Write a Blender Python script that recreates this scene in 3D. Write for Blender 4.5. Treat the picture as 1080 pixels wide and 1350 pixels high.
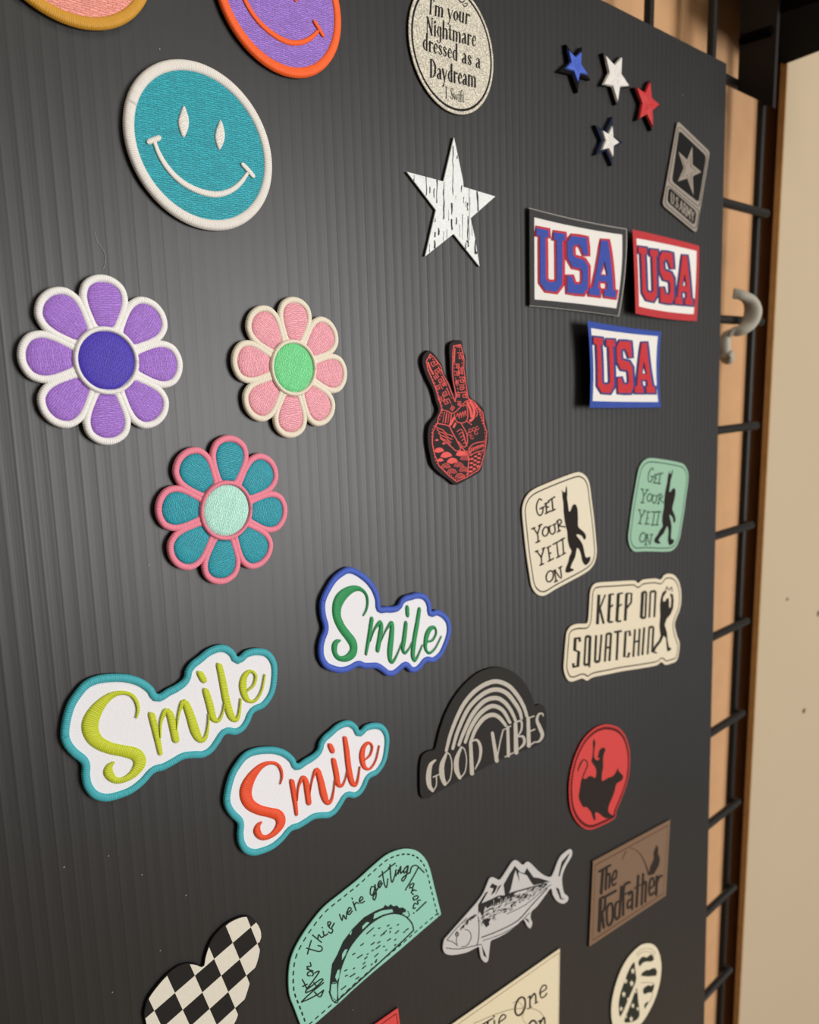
import bpy, bmesh, math, random
import numpy as np
from mathutils import Matrix, Vector
from mathutils.geometry import tessellate_polygon
random.seed(7)
for o in list(bpy.data.objects): bpy.data.objects.remove(o)
scene = bpy.context.scene
COL = scene.collection

# ------------------------------------------------------------------ camera
# solved from two vanishing points: the flutes / wires (vertical) and the wires / board top (horizontal)
W_, H_ = 1080.0, 1350.0
CX, CY = W_/2, H_/2
VH = np.array([1712-CX, 468-CY]); VV = np.array([676-CX, 7200-CY])
F = math.sqrt(-VH @ VV)
D1 = np.array([*VH, F]); D1 /= np.linalg.norm(D1)
D2 = np.array([*VV, F]); D2 -= D1*(D1 @ D2); D2 /= np.linalg.norm(D2)
DN = np.cross(D1, D2)
CAM = np.array([0.0, 0.0, 1.45])
cam_d = bpy.data.cameras.new('camera'); cam = bpy.data.objects.new('camera', cam_d); COL.objects.link(cam)
cam_d.sensor_fit = 'HORIZONTAL'; cam_d.sensor_width = 36; cam_d.lens = 36*F/W_
cam_d.clip_start = 0.01
cam_d.dof.use_dof = True; cam_d.dof.focus_distance = 0.305; cam_d.dof.aperture_fstop = 17
cr = Vector((D1[0], DN[0], -D2[0])); cu = -Vector((D1[1], DN[1], -D2[1])); cb = -Vector((D1[2], DN[2], -D2[2]))
M = Matrix.Identity(4)
for i in range(3):
    M[i][0], M[i][1], M[i][2], M[i][3] = cr[i], cu[i], cb[i], CAM[i]
cam.matrix_world = M
scene.camera = cam

# ------------------------------------------------------------------ light
world = bpy.data.worlds.new('room_light'); scene.world = world; world.use_nodes = True
bg = world.node_tree.nodes['Background']; bg.inputs[0].default_value = (1.0, 0.96, 0.91, 1); bg.inputs[1].default_value = 0.13
def area(name, loc, target, size, size_y, power, color):
    d = bpy.data.lights.new(name, 'AREA'); d.shape = 'RECTANGLE'; d.size = size; d.size_y = size_y
    d.energy = power; d.color = color
    o = bpy.data.objects.new(name, d); COL.objects.link(o); o.location = loc
    o.rotation_euler = (Vector(target)-Vector(loc)).to_track_quat('-Z', 'Y').to_euler()
    return o
area('shop_window_light', (1.32, -1.68, 1.38), (0.3, 0.27, 1.38), 0.95, 1.2, 50, (1.0, 0.99, 0.985))
area('ceiling_light', (0.25, -0.75, 2.6), (0.45, 0.27, 1.3), 1.0, 0.5, 10, (1.0, 0.88, 0.74))
vs = scene.view_settings
vs.view_transform = 'Standard'; vs.look = 'None'; vs.gamma = 1; vs.use_curve_mapping = False; vs.exposure = -0.13

# ------------------------------------------------------------------ pixel helpers
TH = math.radians(1.05); CT, ST = math.cos(TH), math.sin(TH)
BY, BZ = 0.2683, 0.182           # a point of the board's front face, relative to the camera
DG = 0.2753                      # wire plane of the grid panel
def ray(px, py):
    r = np.array([(px-CX)/F, (py-CY)/F, 1.0])
    return np.array([r @ D1, r @ DN, -(r @ D2)])
def on_y(px, py, y):             # point on a plane parallel to the wires
    R = ray(px, py); return R*(y/R[1]) + CAM
def on_z(px, py, z):
    R = ray(px, py); return R*((z-CAM[2])/R[2]) + CAM
def bp(px, py, h=0.0):           # board coordinates (u, v) of a pixel at height h above the board's face
    R = ray(px, py)
    t = (-BY*CT + BZ*ST + h)/(-R[1]*CT + R[2]*ST)
    p = R*t
    return p[0], (p[2] - BZ - h*ST)/CT
def board_world(u, v, h=0.0):
    return Vector((u, BY + v*ST - h*CT, CAM[2] + BZ + v*CT + h*ST))

# ------------------------------------------------------------------ materials
def new_mat(name, rough=0.6, spec=0.3):
    m = bpy.data.materials.new(name); m.use_nodes = True
    b = m.node_tree.nodes['Principled BSDF']; b.inputs['Roughness'].default_value = rough
    b.inputs['Specular IOR Level'].default_value = spec
    return m, m.node_tree, b
def srgb(c):
    return tuple(((x/255)/12.92 if x/255 <= .04045 else ((x/255+.055)/1.055)**2.4) for x in c) + (1,)
def N(nt, t, **kw):
    n = nt.nodes.new(t)
    for k, v in kw.items():
        if k in n.inputs: n.inputs[k].default_value = v
        else: setattr(n, k, v)
    return n
def mulcol(c, k): return (min(1, c[0]*k), min(1, c[1]*k), min(1, c[2]*k), 1)
_mc = {}
def thread(rgb, ang=0.0, var=.34, kind='fill'):
    """embroidery thread: rows of short stitches for fills (object space), cross stitches for satin (uv)"""
    key = (rgb, round(ang, 2), var, kind)
    if key in _mc: return _mc[key]
    m, nt, b = new_mat('thread_'+kind, .55, .35); L = nt.links.new
    c = srgb(rgb)
    b.inputs['Sheen Weight'].default_value = .15; b.inputs['Sheen Roughness'].default_value = .4
    tc = N(nt, 'ShaderNodeTexCoord'); mp = N(nt, 'ShaderNodeMapping')
    if kind == 'fill':
        L(tc.outputs['Object'], mp.inputs[0]); mp.inputs['Rotation'].default_value = (0, ang, 0)
        sx = N(nt, 'ShaderNodeSeparateXYZ'); L(mp.outputs[0], sx.inputs[0]); cx = N(nt, 'ShaderNodeCombineXYZ'); L(sx.outputs[0], cx.inputs[0]); L(sx.outputs[2], cx.inputs[1])
        wob = N(nt, 'ShaderNodeTexNoise', Scale=500.0, Detail=1.0); L(cx.outputs[0], wob.inputs['Vector'])
        ad = N(nt, 'ShaderNodeVectorMath', operation='MULTIPLY_ADD'); ad.inputs[1].default_value = (.0016, .0011, 0); L(wob.outputs['Color'], ad.inputs[0]); L(cx.outputs[0], ad.inputs[2])
        br = N(nt, 'ShaderNodeTexBrick', Scale=1.0); br.offset = .37; br.offset_frequency = 2
        br.inputs['Brick Width'].default_value = .0025; br.inputs['Row Height'].default_value = .00070; br.inputs['Mortar Size'].default_value = .00013; br.inputs['Mortar Smooth'].default_value = .7; br.inputs['Bias'].default_value = 0
        br.inputs['Color1'].default_value = mulcol(c, 1-var*.25); br.inputs['Color2'].default_value = mulcol(c, 1+var*.55); br.inputs['Mortar'].default_value = mulcol(c, 1-var*1.3)
        L(ad.outputs[0], br.inputs['Vector'])
        L(br.outputs['Color'], b.inputs['Base Color'])
        bu = N(nt, 'ShaderNodeBump', Strength=.5, Distance=.0003); bu.invert = True; L(br.outputs['Fac'], bu.inputs['Height']); L(bu.outputs[0], b.inputs['Normal'])
    else:
        L(tc.outputs['UV'], mp.inputs[0]); mp.inputs['Scale'].default_value = (1, .00035, 1)
        wv = N(nt, 'ShaderNodeTexWave', Scale=480.0, Distortion=1.6, Detail=2.0); wv.inputs['Detail Scale'].default_value = 2.0; wv.bands_direction = 'X'; L(mp.outputs[0], wv.inputs['Vector'])
        mp2 = N(nt, 'ShaderNodeMapping'); mp2.inputs['Scale'].default_value = (1900, 1.5, 1); L(tc.outputs['UV'], mp2.inputs[0])
        nz = N(nt, 'ShaderNodeTexNoise', Scale=1.0, Detail=1.0, Roughness=.5); L(mp2.outputs[0], nz.inputs['Vector'])
        av = N(nt, 'ShaderNodeMath', operation='ADD'); L(wv.outputs['Fac'], av.inputs[0]); L(nz.outputs['Fac'], av.inputs[1])
        cr_ = N(nt, 'ShaderNodeValToRGB'); e = cr_.color_ramp.elements
        hf = N(nt, 'ShaderNodeMath', operation='MULTIPLY'); hf.inputs[1].default_value = .5; L(av.outputs[0], hf.inputs[0])
        e[0].position = .2; e[1].position = .75; e[0].color = mulcol(c, 1-var); e[1].color = mulcol(c, 1+var*.4)
        L(hf.outputs[0], cr_.inputs[0]); L(cr_.outputs[0], b.inputs['Base Color'])
        bu = N(nt, 'ShaderNodeBump', Strength=.5, Distance=.0003); L(hf.outputs[0], bu.inputs['Height']); L(bu.outputs[0], b.inputs['Normal'])
    _mc[key] = m; return m
def twill(rgb, ang=.5):
    key = ('twill', rgb)
    if key in _mc: return _mc[key]
    m, nt, b = new_mat('twill_cloth', .75, .15); L = nt.links.new; c = srgb(rgb)
    tc = N(nt, 'ShaderNodeTexCoord'); mp = N(nt, 'ShaderNodeMapping'); mp.inputs['Rotation'].default_value = (0, ang, 0); L(tc.outputs['Object'], mp.inputs[0])
    wv = N(nt, 'ShaderNodeTexWave', Scale=420.0, Distortion=1.2, Detail=1.0); wv.bands_direction = 'Z'; L(mp.outputs[0], wv.inputs['Vector'])
    nz = N(nt, 'ShaderNodeTexNoise', Scale=900.0, Detail=2.0); L(tc.outputs['Object'], nz.inputs['Vector'])
    mx = N(nt, 'ShaderNodeMix', data_type='RGBA'); mx.inputs[6].default_value = mulcol(c, .88); mx.inputs[7].default_value = c
    L(wv.outputs['Fac'], mx.inputs[0]); L(mx.outputs[2], b.inputs['Base Color'])
    bu = N(nt, 'ShaderNodeBump', Strength=.3, Distance=.0003); L(nz.outputs['Fac'], bu.inputs['Height']); L(bu.outputs[0], b.inputs['Normal'])
    _mc[key] = m; return m
def leather(rgb, rough=.5, grain=.25, var=.1, scale=900.0):
    key = ('leather', rgb, rough, var)
    if key in _mc: return _mc[key]
    m, nt, b = new_mat('leatherette', rough, .12 if max(rgb) < 60 else .3); L = nt.links.new; c = srgb(rgb)
    tc = N(nt, 'ShaderNodeTexCoord')
    nz = N(nt, 'ShaderNodeTexNoise', Scale=scale, Detail=3.0); L(tc.outputs['Object'], nz.inputs['Vector'])
    mx = N(nt, 'ShaderNodeMix', data_type='RGBA'); mx.inputs[6].default_value = mulcol(c, 1-var); mx.inputs[7].default_value = mulcol(c, 1+var)
    L(nz.outputs['Fac'], mx.inputs[0]); L(mx.outputs[2], b.inputs['Base Color'])
    bu = N(nt, 'ShaderNodeBump', Strength=grain, Distance=.0003); L(nz.outputs['Fac'], bu.inputs['Height']); L(bu.outputs[0], b.inputs['Normal'])
    _mc[key] = m; return m
def glitter(rgb, var=.35, scale=1500.0, rough=.45):
    key = ('glitter', rgb, var)
    if key in _mc: return _mc[key]
    m, nt, b = new_mat('glitter_leather', rough, .5); L = nt.links.new; c = srgb(rgb)
    tc = N(nt, 'ShaderNodeTexCoord')
    vo = N(nt, 'ShaderNodeTexVoronoi', Scale=scale); L(tc.outputs['Object'], vo.inputs['Vector'])
    sp = N(nt, 'ShaderNodeSeparateColor'); L(vo.outputs['Color'], sp.inputs[0])
    mx = N(nt, 'ShaderNodeMix', data_type='RGBA'); mx.inputs[6].default_value = mulcol(c, 1-var); mx.inputs[7].default_value = mulcol(c, 1+var)
    L(sp.outputs[0], mx.inputs[0]); L(mx.outputs[2], b.inputs['Base Color'])
    bu = N(nt, 'ShaderNodeBump', Strength=.35, Distance=.0003); L(sp.outputs[1], bu.inputs['Height']); L(bu.outputs[0], b.inputs['Normal'])
    _mc[key] = m; return m
def plain(rgb, rough=.6, spec=.1, name='ink'):
    key = ('plain', rgb, rough, spec)
    if key in _mc: return _mc[key]
    m, nt, b = new_mat(name, rough, spec); L = nt.links.new; c = srgb(rgb)
    tc = N(nt, 'ShaderNodeTexCoord'); nz = N(nt, 'ShaderNodeTexNoise', Scale=700.0, Detail=2.0); L(tc.outputs['Object'], nz.inputs['Vector'])
    mx = N(nt, 'ShaderNodeMix', data_type='RGBA'); mx.inputs[6].default_value = mulcol(c, .9); mx.inputs[7].default_value = mulcol(c, 1.1)
    L(nz.outputs['Fac'], mx.inputs[0]); L(mx.outputs[2], b.inputs['Base Color'])
    _mc[key] = m; return m
def board_material():
    m, nt, b = new_mat('black_corrugated_plastic', .40, .44); L = nt.links.new
    tc = N(nt, 'ShaderNodeTexCoord'); mp = N(nt, 'ShaderNodeMapping'); mp.inputs['Scale'].default_value = (900, 900, 4); L(tc.outputs['Object'], mp.inputs[0])
    nz = N(nt, 'ShaderNodeTexNoise', Scale=1.0, Detail=2.0); L(mp.outputs[0], nz.inputs['Vector'])
    n2 = N(nt, 'ShaderNodeTexNoise', Scale=14.0, Detail=3.0); L(tc.outputs['Object'], n2.inputs['Vector'])
    mr = N(nt, 'ShaderNodeMapRange'); mr.inputs[3].default_value = .38; mr.inputs[4].default_value = .43; L(n2.outputs['Fac'], mr.inputs[0]); L(mr.outputs[0], b.inputs['Roughness'])
    b.inputs['Base Color'].default_value = (.015, .0145, .0138, 1)
    bu = N(nt, 'ShaderNodeBump', Strength=.12, Distance=.0003); L(nz.outputs['Fac'], bu.inputs['Height']); L(bu.outputs[0], b.inputs['Normal'])
    return m
def wall_material(name, rgb, scale, var, bump, rough=.8):
    m, nt, b = new_mat(name, rough, .2); L = nt.links.new; c = srgb(rgb)
    tc = N(nt, 'ShaderNodeTexCoord'); nz = N(nt, 'ShaderNodeTexNoise', Scale=scale, Detail=4.0); L(tc.outputs['Object'], nz.inputs['Vector'])
    mx = N(nt, 'ShaderNodeMix', data_type='RGBA'); mx.inputs[6].default_value = mulcol(c, 1-var); mx.inputs[7].default_value = mulcol(c, 1+var)
    L(nz.outputs['Fac'], mx.inputs[0]); L(mx.outputs[2], b.inputs['Base Color'])
    bu = N(nt, 'ShaderNodeBump', Strength=bump, Distance=.0006); L(nz.outputs['Fac'], bu.inputs['Height']); L(bu.outputs[0], b.inputs['Normal'])
    return m

# ------------------------------------------------------------------ mesh helpers
def mesh_obj(name, verts, faces, mat, parent=None, smooth=False, uvs=None, recalc=True):
    me = bpy.data.meshes.new(name); me.from_pydata([tuple(v) for v in verts], [], faces)
    if uvs is not None:
        ul = me.uv_layers.new(name='UVMap')
        for lp in me.loops: ul.data[lp.index].uv = uvs[lp.vertex_index]
    if recalc:
        bm = bmesh.new(); bm.from_mesh(me); bmesh.ops.recalc_face_normals(bm, faces=bm.faces); bm.to_mesh(me); bm.free()
    if smooth: me.polygons.foreach_set('use_smooth', [True]*len(me.polygons))
    me.materials.append(mat); me.update()
    o = bpy.data.objects.new(name, me); COL.objects.link(o)
    if parent: o.parent = parent
    return o
def tag(o, label, cat, group=None):
    o['label'] = label; o['category'] = cat
    if group: o['group'] = group
    return o
def catmull(pts, n=6, closed=False):
    P = np.array(pts, float); k = len(P); out = []
    rng = range(k) if closed else range(k-1)
    for i in rng:
        if closed: p0, p1, p2, p3 = P[(i-1) % k], P[i], P[(i+1) % k], P[(i+2) % k]
        else: p0, p1, p2, p3 = P[max(i-1, 0)], P[i], P[i+1], P[min(i+2, k-1)]
        for j in range(n):
            t = j/n
            out.append(.5*((2*p1) + (-p0+p2)*t + (2*p0-5*p1+4*p2-p3)*t*t + (-p0+3*p1-3*p2+p3)*t**3))
    if not closed: out.append(P[-1])
    return np.array(out)
def resample(P, step, closed=True):
    P = np.array(P, float); Q = np.vstack([P, P[:1]]) if closed else P
    d = np.r_[0, np.cumsum(np.linalg.norm(np.diff(Q[:, :2], axis=0), axis=1))]
    n = max(8 if closed else 2, int(round(d[-1]/step)))
    s = np.linspace(0, d[-1], n+1)
    R = np.stack([np.interp(s, d, Q[:, i]) for i in range(Q.shape[1])], 1)
    return R[:-1] if closed else R
def area2(P):
    P = np.array(P); x, y = P[:, 0], P[:, 1]
    return .5*np.sum(x*np.roll(y, -1) - np.roll(x, -1)*y)
def ccw(P):
    P = np.array(P, float); return P if area2(P) > 0 else P[::-1].copy()
def normals(P, closed=True):     # pointing left of travel = inwards for ccw loops
    if closed: T = np.roll(P, -1, 0) - np.roll(P, 1, 0)
    else: T = np.gradient(P, axis=0)
    T = T/np.maximum(np.linalg.norm(T, axis=1, keepdims=True), 1e-12)
    return np.stack([-T[:, 1], T[:, 0]], 1)
def inset(P, d): return P + normals(P)*d

# ------------------------------------------------------------------ patches
class Patch:
    """a thing stuck on the board; shapes are traced in the pixels of a crop of the photograph
    and carried onto the board's face (or onto a plane h above it)"""
    def __init__(s, name, label, cat, crop, centre, group=None, xf=None, lift=None):
        s.x0, s.y0, s.k = crop; s.xf = xf; s.liftf = lift; s.o2 = (0, 0)
        s.o2 = np.array(s.uv(*centre)); s.seq = 0
        e = bpy.data.objects.new(name, None); COL.objects.link(e); e.empty_display_size = .01
        e.location = board_world(*s.o2); e.rotation_euler = (-TH, 0, 0)
        tag(e, label, cat, group); s.e = e
    def uv(s, x, y, h=0.0):
        p = np.array(bp(s.x0 + x/s.k, s.y0 + y/s.k, h))
        if s.xf is not None: p = s.xf[0] @ p + s.xf[1]
        return p
    def loc(s, x, y, h=0.0):
        if s.liftf:
            hh = h
            for _ in range(4):
                q = s.uv(x, y, hh); hh = h + s.liftf(*q)
            return (q[0]-s.o2[0], -hh, q[1]-s.o2[1])
        q = s.uv(x, y, h) - s.o2
        return (q[0], -h, q[1])
    def L(s, pts, h=0.0):
        return np.array([s.uv(p[0], p[1], h) - s.o2 for p in pts])
    # --- shapes in local board coordinates (x, z)
    def slab(s, name, P, h0, h1, mat, bevel=0.0, parent=None, holes=()):
        P = ccw(P); v = []; f = []; n = len(P)
        rings = [(P, h0), (P, h1)]
        if bevel > 0: rings = [(P, h0), (P, h1-bevel), (inset(P, bevel), h1)]
        for Q, h in rings: v += [(q[0], -h, q[1]) for q in Q]
        for r in range(len(rings)-1):
            for i in range(n):
                j = (i+1) % n; f.append((r*n+i, r*n+j, (r+1)*n+j, (r+1)*n+i))
        b = (len(rings)-1)*n
        loops = [[Vector((v[b+i][0], v[b+i][2], 0)) for i in range(n)]]; idx = list(range(b, b+n))
        for Hh in holes:
            m = len(v); k = len(Hh)
            v += [(q[0], -h1, q[1]) for q in Hh] + [(q[0], -h0, q[1]) for q in Hh]
            loops.append([Vector((q[0], q[1], 0)) for q in Hh]); idx += list(range(m, m+k))
            for i in range(k):
                j = (i+1) % k; f.append((m+i, m+j, m+k+j, m+k+i))
        f += [tuple(idx[i] for i in t) for t in tessellate_polygon(loops)]
        return mesh_obj(name, v, f, mat, parent or s.e)
    def dome(s, name, P, h0, h1, mat, parent=None, edge=.9):
        P = ccw(P); c = P.mean(0); n = len(P); v = []; f = []
        prof = [(1, 0), (.985, .45), (.94, .75), (edge*.93, .93), (.5, 1)]
        for k, t in prof: v += [(c[0]+(q[0]-c[0])*k, -(h0+(h1-h0)*t), c[1]+(q[1]-c[1])*k) for q in P]
        v.append((c[0], -h1, c[1]))
        for r in range(len(prof)-1):
            for i in range(n):
                j = (i+1) % n; f.append((r*n+i, r*n+j, (r+1)*n+j, (r+1)*n+i))
        b = (len(prof)-1)*n
        for i in range(n): f.append((b+i, b+(i+1) % n, len(v)-1))
        return mesh_obj(name, v, f, mat, parent or s.e, smooth=True)
    def tube(s, name, C, w, h0, h1, mat, parent=None, seg=7, closed=True):
        """raised satin border along the closed centre line C (local coordinates)"""
        C = np.array(C); n = len(C); Nn = normals(C, closed); v = []; uv = []; f = []
        d = np.r_[0, np.cumsum(np.linalg.norm(np.diff(C, axis=0), axis=1))]
        for i in range(n):
            for k in range(seg):
                a = math.pi*k/(seg-1); off = -math.cos(a)*w/2; hh = h0+(h1-h0)*math.sin(a)**.55
                q = C[i]+Nn[i]*off; v.append((q[0], -hh, q[1])); uv.append((d[i], k/(seg-1)))
        for i in range(n if closed else n-1):
            j = (i+1) % n
            for k in range(seg-1): f.append((i*seg+k, j*seg+k, j*seg+k+1, i*seg+k+1))
        return mesh_obj(name, v, f, mat, parent or s.e, smooth=True, uvs=uv)
    # --- strokes traced in crop pixels: [(x, y, width), ...]
    def strokes(s, name, lst, h0, dh, mat, parent=None, flat=False, n=5, wk=1.0, smooth=True, closed=False):
        v = []; f = []; uv = []
        prof = [(-1, 0), (-1, .9), (0, 1), (1, .9), (1, 0)] if flat else [(-1, 0), (-.86, .55), (-.45, .9), (0, 1), (.45, .9), (.86, .55), (1, 0)]
        K = len(prof)
        for st in lst:
            s.seq += 1; add = (s.seq % 9)*6e-6 if flat else 0
            P = np.array(st, float); P[:, 2] *= wk
            if len(P) == 1: P = np.vstack([P, P + [[.01*P[0, 2], 0, 0]]])
            Q = catmull(P, n, closed) if (smooth and len(P) > 2) else (P if len(P) > 2 or not smooth else catmull(P, 3))
            Q[:, 2] = np.maximum(Q[:, 2], .5)
            if not closed and smooth:     # rounded ends
                t0 = Q[0, :2]-Q[1, :2]; t0 /= max(np.linalg.norm(t0), 1e-9); t1 = Q[-1, :2]-Q[-2, :2]; t1 /= max(np.linalg.norm(t1), 1e-9)
                a = [np.r_[Q[0, :2]+t0*Q[0, 2]*.5*math.sin(b), Q[0, 2]*max(.04, math.cos(b))] for b in (1.5, 1.1, .6)]
                z = [np.r_[Q[-1, :2]+t1*Q[-1, 2]*.5*math.sin(b), Q[-1, 2]*max(.04, math.cos(b))] for b in (.6, 1.1, 1.5)]
                Q = np.vstack([a, Q, z])
            Nn = normals(Q[:, :2], closed); m = len(v); arc = 0; last = None
            for i in range(len(Q)):
                for k, (o, t) in enumerate(prof):
                    p = Q[i, :2]+Nn[i]*o*Q[i, 2]/2
                    v.append(s.loc(p[0], p[1], h0+(dh+add)*t))
                c = np.array(v[-K//2]);
                if last is not None: arc += np.linalg.norm(c-last)
                last = c
                uv += [(arc, k/(K-1)) for k in range(K)]
            for i in range(len(Q) if closed else len(Q)-1):
                j = (i+1) % len(Q)
                for k in range(K-1): f.append((m+i*K+k, m+j*K+k, m+j*K+k+1, m+i*K+k+1))
        return mesh_obj(name, v, f, mat, parent or s.e, smooth=not flat, uvs=uv)
    def polys(s, name, lst, h0, h1, mat, parent=None, holes=None, smooth=0, sub=0):
        """flat shapes traced in crop pixels, joined into one part"""
        v = []; f = []
        for q, poly in enumerate(lst):
            P = catmull(poly, smooth, True) if smooth else np.array(poly, float)
            loops = [P] + ([np.array(h, float) for h in holes[q]] if holes and q in holes else [])
            m = len(v); s.seq += 1; add = (s.seq % 9)*6e-6; tl = []; idx = []
            for Lp in loops:
                k = len(Lp); b = len(v)
                v += [s.loc(p[0], p[1], h1+add) for p in Lp] + [s.loc(p[0], p[1], h0) for p in Lp]
                idx += list(range(b, b+k)); tl.append([Vector((p[0], p[1], 0)) for p in Lp])
                for i in range(k):
                    j = (i+1) % k; f.append((b+i, b+j, b+k+j, b+k+i))
            f += [tuple(idx[i] for i in t) for t in tessellate_polygon(tl)]
        return mesh_obj(name, v, f, mat, parent or s.e)
    def text(s, name, txt, p0, p1, up, pen, h0, dh, mat, parent=None, contrast=1.0, slant=0.0, space=.3):
        glyphs = [GLYPH.get(c, (space, [])) for c in txt]; tot = sum(g[0] for g in glyphs)
        p0 = np.array(p0, float); p1 = np.array(p1, float); up = np.array(up, float); dx = (p1-p0)/tot; x = 0; lst = []
        for adv, sts in glyphs:
            for st in sts:
                r = []
                for gx, gy, gw in st:
                    q = p0+dx*(x+gx+slant*gy)+up*gy
                    r.append((q[0], q[1], pen*(1-contrast+contrast*gw)))
                lst.append(r)
            x += adv
        return s.strokes(name, lst, h0, dh, mat, parent, flat=True, n=3)
    def dashes(s, name, P, w, on, off, h0, h1, mat):
        """dashed line along the closed loop P (local coordinates)"""
        P = np.array(P); Q = np.vstack([P, P[:1]]); d = np.r_[0, np.cumsum(np.linalg.norm(np.diff(Q, axis=0), axis=1))]
        n = int(d[-1]/(on+off)); st = d[-1]/n; v = []; f = []
        for i in range(n):
            ss = np.array([i*st, i*st+on/2, i*st+on]); c = np.stack([np.interp(ss, d, Q[:, 0]), np.interp(ss, d, Q[:, 1])], 1)
            nn = normals(c, False); m = len(v)
            for k in range(3):
                for o in (-1, 1):
                    q = c[k]+nn[k]*o*w/2; v.append((q[0], -h1, q[1]))
            f += [(m, m+2, m+3, m+1), (m+2, m+4, m+5, m+3)]
        return mesh_obj(name, v, f, mat, s.e, recalc=False)
    def line(s, name, P, w, h0, h1, mat):
        """thin engraved line along the closed loop P (local coordinates)"""
        P = np.array(P); a = inset(P, -w/2); b = inset(P, w/2); n = len(P)
        v = [(q[0], -h1, q[1]) for q in a]+[(q[0], -h1, q[1]) for q in b]
        f = [(i, (i+1) % n, n+(i+1) % n, n+i) for i in range(n)]
        return mesh_obj(name, v, f, mat, s.e, recalc=False)

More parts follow.
